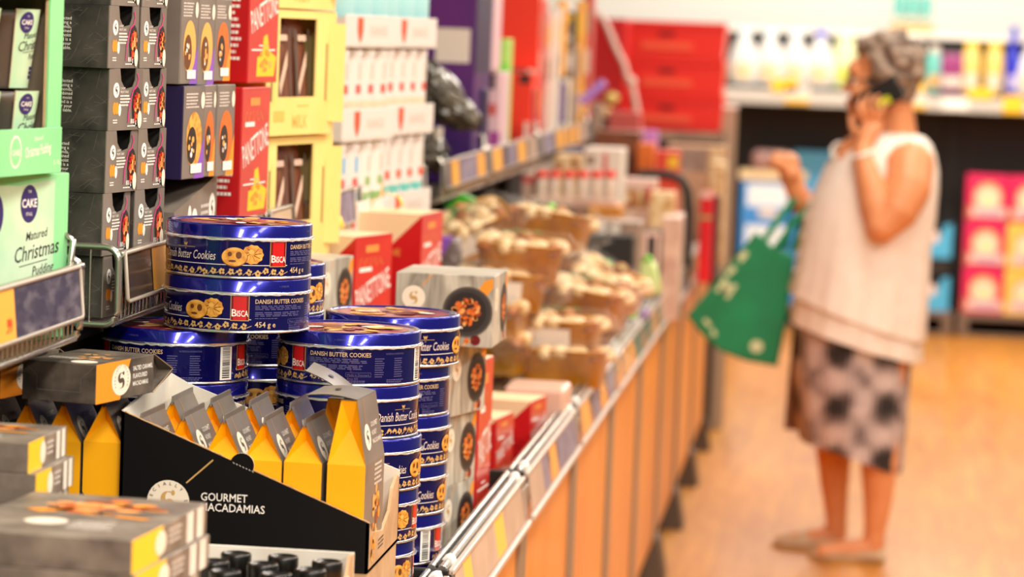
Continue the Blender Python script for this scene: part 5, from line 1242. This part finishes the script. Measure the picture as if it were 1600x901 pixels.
# ------------------------------------------------------------------ far shelf across the aisle end
FY = 18.2
u = thing('shelf_unit', 'dark supermarket shelf unit across the end of the aisle', 'shelving', (.4, FY, 0)); off = (.4, FY, 0)
m = MB(); m.box(-1.6, FY + .50, 0, 2.6, FY + .53, 1.671, fardark); part(m, 'back_panel', u, off)
m = MB(); m.box(-1.6, FY, 1.335, 2.6, FY + .50, 1.372, fardark, .002); part(m, 'shelf_board', u, off)
m = MB(); m.box(-.72, FY - .022, 1.268, 2.6, FY - .002, 1.352, fargrey, .003)
part(m, 'price_rail', u, off)
for x in (-.75, .585, 1.9): m = MB(); m.box(x - .03, FY + .44, 0, x + .03, FY + .50, 1.671, blackbx); part(m, 'upright', u, off)
for k, (L_, R_, T_, B_, mm) in enumerate([(1205, 1247, 124, 142, yellow), (1225, 1266, 136, 160, whitepanel), (1412, 1448, 145, 168, whitepanel), (1425, 1446, 128, 142, yellow), (1472, 1514, 152, 172, white), (1512, 1552, 138, 154, yellow), (1566, 1600, 150, 176, yellow)]):
    a, b = on_y(L_, B_, FY - .03), on_y(R_, T_, FY - .03); m = MB(); m.box(a.x, FY - .030, a.z, b.x, FY - .024, b.z, mm); 
    if k in (1, 2): m.box(a.x, FY - .031, a.z, b.x, FY - .0302, a.z + .022, yellow)
    part(m, 'price_ticket', u, off)
def bottle(kind, label, px, y=FY + .10, z=1.3725, sc=1.0):
    key = 'b_' + kind
    if key in cproto: o = dup(cproto[key], label)
    else:
        o = thing('detergent_bottle', label, 'bottle', group='cleaning bottles on the far shelf'); bodyc, capc, labc, pr = BK[kind]
        m = MB(); n = 24; rings = []
        for w, d, z_ in pr: rings.append([(w * (abs(cos(a)) ** .7) * (1 if cos(a) > 0 else -1), d * sin(a), z_) for a in [2 * pi * i / n for i in range(n)]])
        m.loft(rings, bodyc, True); m.build('bottle_body', o)
        zt = pr[-1][2]; r = max(pr[-1][0], .02); m = MB(); m.lathe([(r * 1.15, zt - .004), (r * 1.15, zt + .03), (r * .9, zt + .036), (.001, zt + .036)] if kind != 'spray' else [(r * 1.1, zt - .004), (r * .8, zt + .12), (.001, zt + .12)], capc, 20, cap1=False); m.build('cap', o)
        m = MB(); w = pr[1][0]; dd = pr[1][1] + .004; m.loft([[(x * w * .62, -dd, z_), (x * w * .3, -dd - .002, z_), (x * w * -.3, -dd - .002, z_), (x * w * -.62, -dd, z_)][::-1] if False else [(-w * .6, -dd * .8, z_), (-w * .3, -dd, z_), (w * .3, -dd, z_), (w * .6, -dd * .8, z_)] for x, z_ in ((1, .03), (1, zt * .42))], labc, False, False, False); m.build('label', o); cproto[key] = o
    o.location = (on_y(px, 140, y).x, y, z); o['label'] = label; return o
jug = [(.080, .05, 0), (.088, .055, .01), (.090, .055, .12), (.070, .05, .20), (.045, .04, .25), (.028, .028, .285)]
tallp = [(.040, .035, 0), (.045, .038, .01), (.045, .038, .17), (.040, .034, .20), (.026, .024, .225)]
whitejug = mat('white_jug', (226, 226, 224), 0.4)
BK = {'jug': (whitejug, mat('pale_blue_cap', (190, 226, 240), 0.4), cream_b, jug), 'bluejug': (whitejug, mat('royal_blue_cap', (40, 40, 200), 0.4), cream_b, jug), 'green': (mat('pale_green_jug', (232, 240, 190), 0.35), mat('pale_green_cap', (240, 246, 210), 0.4), mat('lime_label', (200, 214, 90), 0.5), [(.06, .045, 0), (.068, .05, .01), (.068, .05, .18), (.06, .045, .25), (.045, .035, .285)]),
      'teal': (teal, whitepanel, mat('orange_band', (236, 170, 90), 0.5), tallp), 'plum': (mat('plum_bottle', (150, 60, 120), 0.35), charcoal, whitepanel, tallp), 'gold': (mat('golden_bottle', (240, 208, 120), 0.35), mat('golden_cap', (236, 190, 50), 0.4), whitepanel, [(.050, .04, 0), (.056, .044, .01), (.056, .044, .19), (.046, .038, .24), (.035, .03, .265)]),
      'spray': (mat('royal_blue_bottle', (40, 50, 196), 0.3), mat('royal_blue_cap2', (30, 40, 190), 0.4), mat('lilac_label', (190, 180, 230), 0.5), [(.036, .034, 0), (.042, .038, .01), (.042, .038, .19), (.030, .028, .24), (.018, .018, .27)])}
for k, px in enumerate([1160, 1200, 1240]): bottle('jug', 'white jug with a pale blue cap, %s on the far shelf' % ['nearest the red crates', 'second from the red crates', 'third from the red crates'][k], px)
bottle('bluejug', 'white jug with a royal blue cap behind the woman, in front of her face', 1279); bottle('green', 'pale green jug directly before the forehead of the woman', 1318)
bottle('teal', 'teal bottle just behind the head of the woman, first of two', 1434); bottle('teal', 'second teal bottle behind the head of the woman, beside the plum ones', 1458)
bottle('plum', 'plum bottle on the far shelf, first of two', 1478); bottle('plum', 'plum bottle on the far shelf next to the golden bottle', 1494)
bottle('gold', 'golden bottle with a yellow cap, the larger on the far shelf', 1516); bottle('gold', 'golden bottle beside the royal blue one', 1552)
bottle('spray', 'royal blue long necked bottle at the end of the far shelf', 1580); bottle('bluejug', 'white jug cut by the frame edge beside the royal blue bottle', 1610)
# teal cans in an amber case on top
case = thing('can_case', 'amber carton carrying teal cans on top of the far shelf', 'carton', (on_y(1425, 30, FY + .4).x, FY + .35, 1.700)); m = MB(); a, b = on_y(1392, 40, FY + .35), on_y(1462, 40, FY + .35); w = b.x - a.x
m.box(-w / 2, -.06, .0, w / 2, .14, .045, mat('amber_case', (226, 176, 110), 0.5), .003); m.build('case_tray', case); case.location.z = 1.7002
m = MB(); m.box(-1.6, FY + .12, 1.672, 2.6, FY + .56, 1.70, wallw, .002); o = part(m, 'top_board', u, off)
for k in range(3):
    c = MB(); c.lathe([(.030, 0), (.035, .006), (.035, .16), (.030, .166), (.001, .166)], teal, 24, cap1=False); c.lathe([(.0355, .02), (.0355, .05)], whitepanel, 24, cap0=False, cap1=False)
    o = tag(c.build('drink_can'), 'teal can standing %s in the amber case on the far shelf' % ['first', 'in the middle', 'last'][k], 'can', 'teal cans in the amber case'); o.location = (case.location.x - .076 + .076 * k, FY + .38, 1.7002 + .046)
# lower level: pallets, washing powder boxes, hand soap trays, blue cartons
def pallet(label, x0, x1):
    p = thing('plastic_pallet', label, 'pallet', ((x0 + x1) / 2, FY + .25, 0), 0, 'grey pallets under the far shelf'); off = ((x0 + x1) / 2, FY + .25, 0); pm = greypal
    m = MB(); m.box(x0, FY, .10, x1, FY + .43, .137, pm, .004); part(m, 'deck', p, off)
    for a in (x0, x1 - .06, (x0 + x1) / 2 - .03 if x1 - x0 > .6 else None):
        if a is not None: m = MB(); m.box(a, FY, .018, a + .06, FY + .43, .10, pm, .004); part(m, 'runner', p, off)
    m = MB(); m.box(x0, FY + .002, .0, x1, FY + .46, .018, pm, .004); part(m, 'base_board', p, off)
greypal = mat('grey_brown_plastic', (120, 98, 82), 0.6)
pallet('grey plastic pallet under the pink washing powder boxes', .655, 1.15); pallet('grey plastic pallet under the blue soap trays', .26, .625); pallet('grey plastic pallet under the blue cartons behind the green shopper', -.68, -.20)
pinkb = noisy('magenta_pink_box', (226, 30, 90), (206, 16, 96), 3, 2, 0.4, 0.3, 0.7); goldb = mat('golden_box', (246, 196, 90), 0.4)
def powder(label, x, z, mm, top):
    w, h = .235, .255; m = MB(); cbox(m, w - .004, .20, h, mm, .003); fr = Plane((-w / 2, -.10, 0), (1, 0, 0), (0, 0, 1))
    m.disc(fr, w * .52, h * .52, w * .34, h * .32, nut_lt, 1); m.disc(fr, w * .52, h * .48, w * .28, h * .26, whitepanel, 2); m.disc(fr, w * .52, h * .46, w * .18, h * .14, mat('soft_lime', (214, 226, 170), .5) if 'soft_lime' not in MATS else MATS['soft_lime'], 3)
    m.rect(fr, .03, .02, w - .005, .075, rosewh, 3); m.text(fr, 'WASH', w * .56, .028, .052, lilactx, 'C', 5, .02, width=w * .6)
    if mm is pinkb: m.poly(fr, [(.003, .003), (.03, .003), (.05, .09), (.003, .09)], salmon, 2)
    o = tag(m.build('washing_powder_box'), label, 'box', 'washing powder boxes on the pallet'); o.location = (x, FY + .11, z)
lilactx = mat('lilac_lettering', (150, 130, 190), 0.5)
for r_ in range(3):
    nm = ['bottom', 'middle', 'top'][r_]
    powder('magenta washing powder box in the %s row on the far pallet' % nm, .785, .138 + r_ * .2625, pinkb, r_ == 2)
    powder(('golden washing powder box in the %s row at the frame edge' if r_ < 2 else 'magenta washing powder box in the %s row at the frame edge') % nm, 1.022, .138 + r_ * .2625, goldb if r_ < 2 else pinkb, r_ == 2)
soapblue = mat('cyan_tray_card', (76, 178, 224), 0.45)
for r_ in range(2):
    z = .138 + r_ * .30; y_ = FY + .02
    tr = thing('soap_tray', 'cyan cut-front tray of soap bottles, %s' % ['lower one on the pallet', 'upper one'][r_], 'tray', (.44, y_, z), 0, 'cyan soap trays'); off = (.44, y_, z)
    m = MB(); m.box(.26, y_, z, .60, y_ + .004, z + .085, soapblue, .001); m.prism([(.52, z + .085), (.60, z + .085), (.60, z + .19), (.56, z + .19)], (y_, y_ + .004), soapblue, 'y'); part(m, 'front_panel', tr, off)
    m = MB(); m.box(.26, y_ + .004, z, .60, y_ + .30, z + .004, soapblue); m.box(.596, y_ + .004, z + .004, .60, y_ + .30, z + .19, soapblue); m.box(.26, y_ + .004, z + .004, .264, y_ + .30, z + .19, soapblue); part(m, 'tray_body', tr, off)
    for q in range(3):
        key = 'soap'; lab = 'pale pink soap pump bottle %s in the %s cyan tray' % (['first', 'second', 'third'][q], ['lower', 'upper'][r_])
        if key not in cproto:
            o = thing('soap_bottle', lab, 'bottle', group='soap pump bottles'); m = MB(); m.lathe([(.030, 0), (.034, .005), (.034, .11), (.018, .135), (.014, .145)], rosewh, 24); m.build('bottle_body', o); m = MB(); m.lathe([(.017, .145), (.017, .165), (.006, .168), (.006, .195), (.001, .195)], charcoal, 16, cap1=False); m.box(-.04, -.007, .190, .010, .007, .204, charcoal, .003); m.build('pump', o); cproto[key] = o
        else: o = dup(cproto[key], lab)
        o.location = (.335 + q * .085, y_ + .06, z + .0045)
cardbox('cardboard_carton', 'dark shelf carton between the two cyan soap trays', .265, FY + .03, .138 + .205, .595, FY + .31, .437, blackbx, 'carton')
bl = mat('bright_blue_carton', (60, 140, 214), 0.45)
for k in range(3):
    cardbox('nappy_pack', 'bright blue carton with white clouds behind the green shopper, %s' % ['bottom of its stack', 'middle of its stack', 'top of its stack'][k], -.60, FY + .02, .138 + k * .232, -.25, FY + .30, .138 + (k + 1) * .232 - .001, bl, 'carton', .003, 'bright blue cartons', (('front', .1, .35, .75, .9, mat('cloud_white', (226, 236, 244), .5) if 'cloud_white' not in MATS else MATS['cloud_white']), ('front', .3, .1, .6, .3, whitepanel)))
cardbox('carton_lid', 'cream lidded carton on top of the blue cartons', -.615, FY + .01, .836, -.235, FY + .31, .885, cream_b, 'carton')
cardbox('pack', 'rosy white pack on top of the cream lidded carton', -.55, FY + .05, .886, -.33, FY + .25, 1.0, mat('dusky_wrap', (150, 112, 104), 0.4), 'pack', .03)
cardbox('nappy_pack', 'light blue box behind the raised hand of the woman', -.32, FY + .32, .0, -.05, FY + .44, 1.0, skyblue, 'box', .003)
# crates at the aisle side just past the bins
for k, (L_, R_, T_, B_, mm, lab) in enumerate([(1078, 1118, 345, 465, mat('lilac_grey_pack', (190, 176, 196), .4), 'lilac and yellow pack standing past the last bins behind the green shopper')]):
    pack('drink_pack', lab, 'pack', L_, R_, T_, B_, 15.3, .2, mm, 0.0, None, (('front', .05, .2, .9, .55, yellow), ('front', .0, 0, 1, .2, skyblue)))
# ------------------------------------------------------------------ woman on the phone
PX, PY = .03, 10.12
def blob(name, chains, balls, mm, voxel, parent, smooth_it=6):
    bm = bmesh.new()
    def sph(c, r):
        rr = r if isinstance(r, tuple) else (r, r, r); g_ = bmesh.ops.create_icosphere(bm, subdivisions=2, radius=1.0)
        for v in g_['verts']: v.co = Vector((c[0] - PX + v.co.x * rr[0], c[1] - PY + v.co.y * rr[1], c[2] + v.co.z * rr[2]))
    for ch in chains:
        for (p, r), (q, s) in zip(ch, ch[1:]):
            p, q = Vector(p), Vector(q); n = max(2, int((q - p).length / (min(r, s) * .35)))
            for i in range(n + 1): t = i / n; sph(p.lerp(q, t), r + (s - r) * t)
    for c, r in balls: sph(c, r)
    me = bpy.data.meshes.new(name); bm.to_mesh(me); bm.free(); ob = bpy.data.objects.new(name, me); COL.objects.link(ob)
    md = ob.modifiers.new('r', 'REMESH'); md.mode = 'VOXEL'; md.voxel_size = voxel; md.use_smooth_shade = True
    ms = ob.modifiers.new('s', 'SMOOTH'); ms.factor = .5; ms.iterations = smooth_it
    dg = bpy.context.evaluated_depsgraph_get(); nm = bpy.data.meshes.new_from_object(ob.evaluated_get(dg)); ob.modifiers.clear(); ob.data = nm; bpy.data.meshes.remove(me)
    nm.materials.clear(); nm.materials.append(mm)
    for p in nm.polygons: p.use_smooth = True; p.material_index = 0
    ob.parent = parent; return ob
wm = thing('person', 'woman in a white sleeveless top and patterned skirt holding a phone to her ear', 'person', (PX, PY, 0))
def finger(a, b, c, d, r=.0088): return [(a, r * 1.12), (b, r * 1.05), (c, r * .98), (d, r * .82)]
arms = [
    [((.10, 10.12, 1.16), .13), ((.19, 9.965, 1.255), .078), ((.185, 9.915, 1.19), .076), ((.155, 9.88, 1.12), .068), ((.112, 9.862, 1.068), .052)],
    [((.112, 9.862, 1.068), .050), ((.090, 9.880, 1.13), .050), ((.062, 9.915, 1.215), .041), ((.040, 9.950, 1.290), .029)],
    [((.10, 10.12, 1.16), .12), ((.10, 10.29, 1.245), .072), ((.02, 10.31, 1.10), .062), ((-.055, 10.30, 1.00), .048)],
    [((-.055, 10.30, 1.00), .048), ((-.115, 10.265, 1.075), .046), ((-.168, 10.232, 1.158), .033)]]
legs = [
    [((.07, 10.12, .84), .17), ((.11, 10.05, .66), .11), ((.122, 10.03, .47), .075), ((.140, 10.03, .33), .063), ((.142, 10.035, .20), .048), ((.137, 10.04, .10), .036), ((.135, 10.04, .05), .036)],
    [((.135, 10.04, .05), .034), ((.05, 10.03, .038), .032), ((-.02, 10.025, .030), .026)],
    [((.06, 10.14, .84), .17), ((.02, 10.19, .66), .11), ((.0, 10.21, .47), .074), ((-.004, 10.225, .34), .062), ((.004, 10.235, .22), .048), ((.015, 10.24, .11), .036), ((.018, 10.24, .05), .036)],
    [((.018, 10.24, .05), .034), ((-.05, 10.235, .038), .032), ((-.115, 10.23, .030), .026)]]
torso = [[((.06, 10.12, .86), .17), ((.065, 10.12, 1.0), .165), ((.09, 10.12, 1.16), .145), ((.135, 10.12, 1.285), .085)],
         [((.10, 10.02, 1.27), .065), ((.135, 10.12, 1.30), .07), ((.10, 10.22, 1.27), .065)],
         [((.150, 10.12, 1.30), .068), ((.140, 10.11, 1.42), .058), ((.125, 10.10, 1.47), .058)]]
hand = [finger((.052, 9.985, 1.375), (.028, 9.970, 1.405), (.022, 9.975, 1.432), (.030, 9.990, 1.452)),
        finger((.064, 9.982, 1.382), (.047, 9.965, 1.418), (.046, 9.970, 1.446), (.056, 9.982, 1.466)),
        finger((.078, 9.982, 1.382), (.070, 9.963, 1.420), (.072, 9.968, 1.448), (.082, 9.980, 1.466)),
        finger((.090, 9.985, 1.374), (.092, 9.968, 1.408), (.096, 9.972, 1.430), (.104, 9.985, 1.446), .0078),
        [((.030, 9.985, 1.335), .014), ((.006, 9.995, 1.365), .0115), ((.000, 10.01, 1.395), .0095)],
        [((.040, 9.952, 1.292), .028), ((.050, 9.968, 1.325), .028), ((.062, 9.982, 1.360), .026)], [((.052, 9.972, 1.335), .026), ((.080, 9.982, 1.365), .022)], [((.048, 9.972, 1.340), .024), ((.046, 9.985, 1.368), .018)]]
fist = [[((-.168, 10.232, 1.160), .033), ((-.182, 10.225, 1.198), .037), ((-.190, 10.218, 1.235), .038)], [((-.182, 10.195, 1.205), .028), ((-.186, 10.248, 1.215), .028)]]
for k in range(4):
    yy = 10.188 + .0185 * k; fist.append(finger((-.200, yy, 1.256), (-.230, yy, 1.262), (-.246, yy, 1.236), (-.222, yy, 1.216), .0108))
fist.append([((-.184, 10.188, 1.215), .015), ((-.214, 10.174, 1.234), .0125), ((-.240, 10.182, 1.246), .0106)])
headb = [((.100, 10.10, 1.550), (.098, .077, .105)), ((.045, 10.10, 1.500), (.055, .064, .075)), ((.045, 10.10, 1.440), (.055, .054, .050)), ((.015, 10.098, 1.405), (.026, .028, .022)),
         ((.000, 10.098, 1.545), (.018, .045, .030)), ((-.010, 10.098, 1.500), (.016, .010, .030)), ((-.022, 10.098, 1.480), (.013, .013, .012)), ((-.002, 10.098, 1.440), (.016, .026, .020)),
         ((.012, 10.060, 1.478), (.024, .022, .024)), ((.012, 10.136, 1.478), (.024, .022, .024)), ((.122, 10.022, 1.505), (.018, .010, .032)), ((.122, 10.178, 1.505), (.018, .010, .032)),
         ((.006, 10.050, 1.268), (.05, .05, .065)), ((.03, 10.03, 1.315), (.05, .04, .03))]
blob('body', torso + arms + legs + hand + fist, headb, skin, .0048, wm, 4)
# hair
rg = random.Random(31); hb = [((.118, 10.10, 1.562), (.092, .086, .100)), ((.150, 10.10, 1.500), (.058, .074, .075)), ((.060, 10.10, 1.615), (.060, .066, .045))]
for k in range(170):
    u, th = rg.uniform(-1, 1), rg.uniform(0, 2 * pi); q = sqrt(1 - u * u); p = Vector((.115 + .098 * q * cos(th), 10.10 + .088 * q * sin(th), 1.560 + .104 * u))
    if p.x < .045 and p.z < 1.600: continue
    if p.x < .10 and p.z < 1.500: continue
    if p.z < 1.475 and p.x < .13: continue
    hb.append((tuple(p), rg.uniform(.014, .024)))
blob('hair', [], hb, haircol, .006, wm, 2)
def wpart(mb, name, label=None):
    o = mb.build(name, wm); o.location = (-PX, -PY, 0)
    if label: o['label'] = label
    return o
m = MB()
for s in (-1, 1):
    c = (-.008, 10.098 + s * .033, 1.508); m.tube([(c[0] - .002 + .004 * abs(sin(t)), c[1] + .026 * cos(t), c[2] + .019 * sin(t)) for t in [2 * pi * k / 20 for k in range(20)]], .0026, phonec, 6, True)
    m.tube([(c[0], c[1] + s * .026, c[2] + .006), (.05, 10.10 + s * .076, 1.514), (.125, 10.10 + s * .082, 1.512)], .0026, phonec, 6)
m.tube([(-.010, 10.091, 1.512), (-.016, 10.098, 1.515), (-.010, 10.105, 1.512)], .0022, phonec, 6); wpart(m, 'spectacles')
for s in (-1, 1):
    m = MB(); m.ball((.006, 10.098 + s * .033, 1.508), (.012, .013, .009), white); m.ball((-.004, 10.098 + s * .033, 1.508), (.004, .006, .006), cakebrown); wpart(m, 'eye')
m = MB(); m.ball((-.015, 10.098, 1.4420), (.006, .020, .0045), lipc); m.ball((-.013, 10.098, 1.4330), (.006, .018, .005), lipc); wpart(m, 'lips')
def ringz(z, cx, rx, ry, n=72, fold=0.0, f=9, ph=0.0, zf=None):
    P = []
    for i in range(n):
        a = 2 * pi * i / n; k = 1 + fold * sin(f * a + ph) + fold * .6 * sin(f * 2.3 * a + 1.3)
        x, y = cx + rx * cos(a) * k, PY + ry * sin(a) * k; P.append((x, y, z if zf is None else zf(x)))
    return P
hem = lambda x: .835 + (x + .165) / .42 * (.700 - .835)
hem2 = lambda x: .748 + (x + .165) / .42 * (.632 - .748)
m = MB()
m.loft([ringz(0, .048, .216, .252, fold=.022, zf=lambda x: hem(x)), ringz(0, .049, .2165, .251, fold=.022, zf=lambda x: hem(x) + .01), ringz(.90, .058, .212, .243, fold=.014), ringz(1.00, .064, .206, .232, fold=.008), ringz(1.09, .076, .205, .222, fold=.004), ringz(1.17, .092, .192, .206, fold=.002),
        ringz(1.235, .104, .178, .192), ringz(1.285, .112, .158, .172), ringz(1.318, .120, .135, .150), ringz(1.340, .130, .104, .112), ringz(1.350, .136, .066, .070)], blousec, True, False, True)
for k in range(5): m.ball((-.118 - .008 * k, 10.065, 1.13 - .055 * k), .008, whitepanel, None, 1)
wpart(m, 'blouse')
m = MB(); m.loft([ringz(0, .046, .208, .244, fold=.02, ph=1, zf=hem2), ringz(0, .047, .2085, .244, fold=.02, ph=1, zf=lambda x: hem2(x) + .008), ringz(.86, .052, .198, .232, fold=.01), ringz(.95, .06, .19, .222)], blousec, True, False, False); wpart(m, 'blouse_underlayer')
# patterned skirt
sk = mat('patterned_skirt_cloth', (206, 178, 168), 0.8); nt = sk.node_tree; N = nt.nodes; L = nt.links
tc = N.new('ShaderNodeTexCoord'); sp = N.new('ShaderNodeSeparateXYZ'); L.new(tc.outputs['Object'], sp.inputs[0])
def mth(op, a, b=None):
    n_ = N.new('ShaderNodeMath'); n_.operation = op
    for i, q in enumerate((a, b)):
        if q is None: continue
        if isinstance(q, (int, float)): n_.inputs[i].default_value = q
        else: L.new(q, n_.inputs[i])
    return n_.outputs[0]
cx_ = mth('COSINE', mth('MULTIPLY', sp.outputs['X'], 2 * pi / .155)); cz_ = mth('COSINE', mth('MULTIPLY', mth('SUBTRACT', sp.outputs['Z'], .50), 2 * pi / .17))
nz = N.new('ShaderNodeTexNoise'); nz.inputs['Scale'].default_value = 26; nz.inputs['Detail'].default_value = 4; L.new(tc.outputs['Object'], nz.inputs['Vector'])
wv = N.new('ShaderNodeTexWave'); wv.inputs['Scale'].default_value = 22; wv.inputs['Distortion'].default_value = 3; wv.bands_direction = 'X'; L.new(tc.outputs['Object'], wv.inputs['Vector'])
v_ = mth('ADD', mth('ADD', mth('MULTIPLY', mth('MULTIPLY', mth('ADD', cx_, .45), mth('ADD', cz_, .35)), .32), mth('MULTIPLY', nz.outputs['Fac'], .75)), mth('MULTIPLY', wv.outputs['Fac'], .26))
rp = N.new('ShaderNodeValToRGB'); rp.color_ramp.elements[0].position = .34; rp.color_ramp.elements[0].color = lin((204, 186, 182)); rp.color_ramp.elements[1].position = .86; rp.color_ramp.elements[1].color = lin((40, 34, 34))
e = rp.color_ramp.elements.new(.60); e.color = lin((140, 122, 120)); L.new(v_, rp.inputs['Fac']); L.new(rp.outputs['Color'], N['Principled BSDF'].inputs['Base Color'])
hem3 = lambda x: .372 + (x + .11) / .32 * (.288 - .372) + .012 * sin((x + .11) * 12)
m = MB(); m.loft([ringz(0, .050, .164, .205, fold=.02, f=7, zf=hem3), ringz(.46, .046, .176, .215, fold=.015, f=7), ringz(.62, .042, .184, .220, fold=.01, f=7), ringz(.86, .05, .186, .215)], sk, True, False, True); wpart(m, 'skirt')
m = MB(); m.hexa([(-.166, 10.22, .385), (-.095, 10.20, .385), (-.095, 10.30, .385), (-.160, 10.28, .385), (-.148, 10.20, .78), (-.09, 10.18, .78), (-.09, 10.28, .78), (-.148, 10.26, .78)], noisy('brown_skirt_panel', (128, 92, 72), (104, 72, 56), 14, 3, .8)); wpart(m, 'skirt_wrap_panel', 'plain brown wrap panel at the front of the skirt')
def shoe(hx, hy, L_):
    m = MB(); rings = []
    for t, w, h in ((0, .020, .030), (.06, .032, .062), (.2, .037, .066), (.42, .038, .062), (.62, .042, .056), (.82, .040, .042), (.95, .026, .030), (1.0, .012, .018)):
        x = hx - L_ * t; rings.append([(x, hy + w * cos(a), max(.010, .008 + h * max(0, sin(a)) ** .8 + .0)) for a in [2 * pi * i / 20 for i in range(20)]])
    m.loft(rings, shoec, True)
    rings = [[(x, y, z) for x, y in [(hx + .004 - (L_ + .012) * (1 - cos(a)) / 2, hy + (.043 - .006 * (cos(a) > 0)) * sin(a)) for a in [2 * pi * i / 28 for i in range(28)]]] for z in (.001, .012)]
    m.loft(rings, mat('rope_sole', (190, 150, 100), 0.9) if 'rope_sole' not in MATS else MATS['rope_sole'], False); return wpart(m, 'shoe')
shoe(.172, 10.04, .232); shoe(.052, 10.24, .232)
m = MB(); m.tube([(.042 + .034 * cos(t) * .9 - .012 * sin(t) * 0, 9.948 + .034 * sin(t), 1.283 + .012 * cos(t)) for t in [2 * pi * k / 24 for k in range(24)]], .0065, white, 8, True); wpart(m, 'bracelet')
m = MB(); m.tube([(.02 + .075 * cos(t), 10.075 + .075 * sin(t), 1.262 - .05 * sin(t + 2.6)) for t in [2 * pi * k / 28 for k in range(28)]], .005, whitepanel, 6, True); wpart(m, 'necklace')
# phone held to the ear
ph = thing('mobile_phone', 'black phone with a lime sticker held to the ear of the woman', 'phone', (.082, 10.004, 1.458)); ph.rotation_euler = (0, R(-34), R(-4)); m = MB()
m.box(-.078, -.005, -.040, .078, .005, .040, phonec, .004); m.build('phone_body', ph); m = MB(); m.box(-.010, -.0062, -.030, .030, -.0052, -.008, lime, .0004); m.build('sticker', ph)
# green shopper
bgp = thing('shopping_bag', 'green fabric shopper with cream print hanging from the forearm of the woman', 'bag'); y_ = 10.17
pts = [(1074, 492), (1096, 520), (1125, 546), (1165, 562), (1215, 571), (1229, 500), (1241, 400), (1205, 384), (1180, 362), (1128, 428)]
P = [on_y(a, b, y_) for a, b in pts]; c = Vector((sum(p.x for p in P) / len(P), y_, min(p.z for p in P))); bgp.location = c; Q = [(p.x - c.x, p.z - c.z) for p in P]; mx, mz = sum(q[0] for q in Q) / len(Q), sum(q[1] for q in Q) / len(Q)
m = MB(); n = len(Q); dn = []
for k, yy in ((.96, -.040), (1, -.028), (1.0, 0), (1, .03), (.96, .045)): dn.append([(mx + (x - mx) * k, yy, mz + (z - mz) * k) for x, z in Q])
m.loft(dn, baggreen, False)
def bq(px, py): v = on_y(px, py, y_ - .042); return (v.x - c.x, v.z - c.z)
fr = Plane((0, -.0405, 0), (1, 0, 0), (0, 0, 1)); cr = mat('cream_bag_print', (206, 216, 170), 0.6)
def bp(pp): m.poly(fr, [bq(a, b) for a, b in pp], cr, 2)
bp([(1152, 402), (1163, 390), (1170, 397), (1158, 411)]); bp([(1134, 424), (1146, 414), (1151, 421), (1138, 432)])
x_, z_ = bq(1118, 452); m.text(fr, 'M', x_, z_, .068, cr, 'L', 2, .05, 0, R(-32)); bp([(1098, 500), (1104, 497), (1112, 508), (1106, 511)]); bp([(1110, 516), (1116, 513), (1120, 524), (1114, 526)])
x_, z_ = bq(1182, 541); m.disc(fr, x_, z_, .022, .021, cr, 2, 8); m.build('bag_body', bgp)
for (a, b, yy) in (((1192, 378), (1212, 388), -.030), ((1224, 392), (1238, 396), .034)):
    t0, t1 = bq(*a), bq(*b); top = (-.140 - c.x, 1.128 - c.z); m = MB(); pth = [t0, (t0[0] * .55 + top[0] * .45 - .008, t0[1] * .5 + top[1] * .5), (top[0] - .030, top[1] - .01), top, (top[0] + .02, top[1] - .035), (t1[0] * .4 + top[0] * .6 + .012, t1[1] * .45 + top[1] * .55), t1]
    m.tube([(q[0], yy + (.075 - yy) * min(1, (3 - abs(3 - i)) / 3), q[1]) for i, q in enumerate(pth)], .0115, baggreen, 8); m.build('handle', bgp)
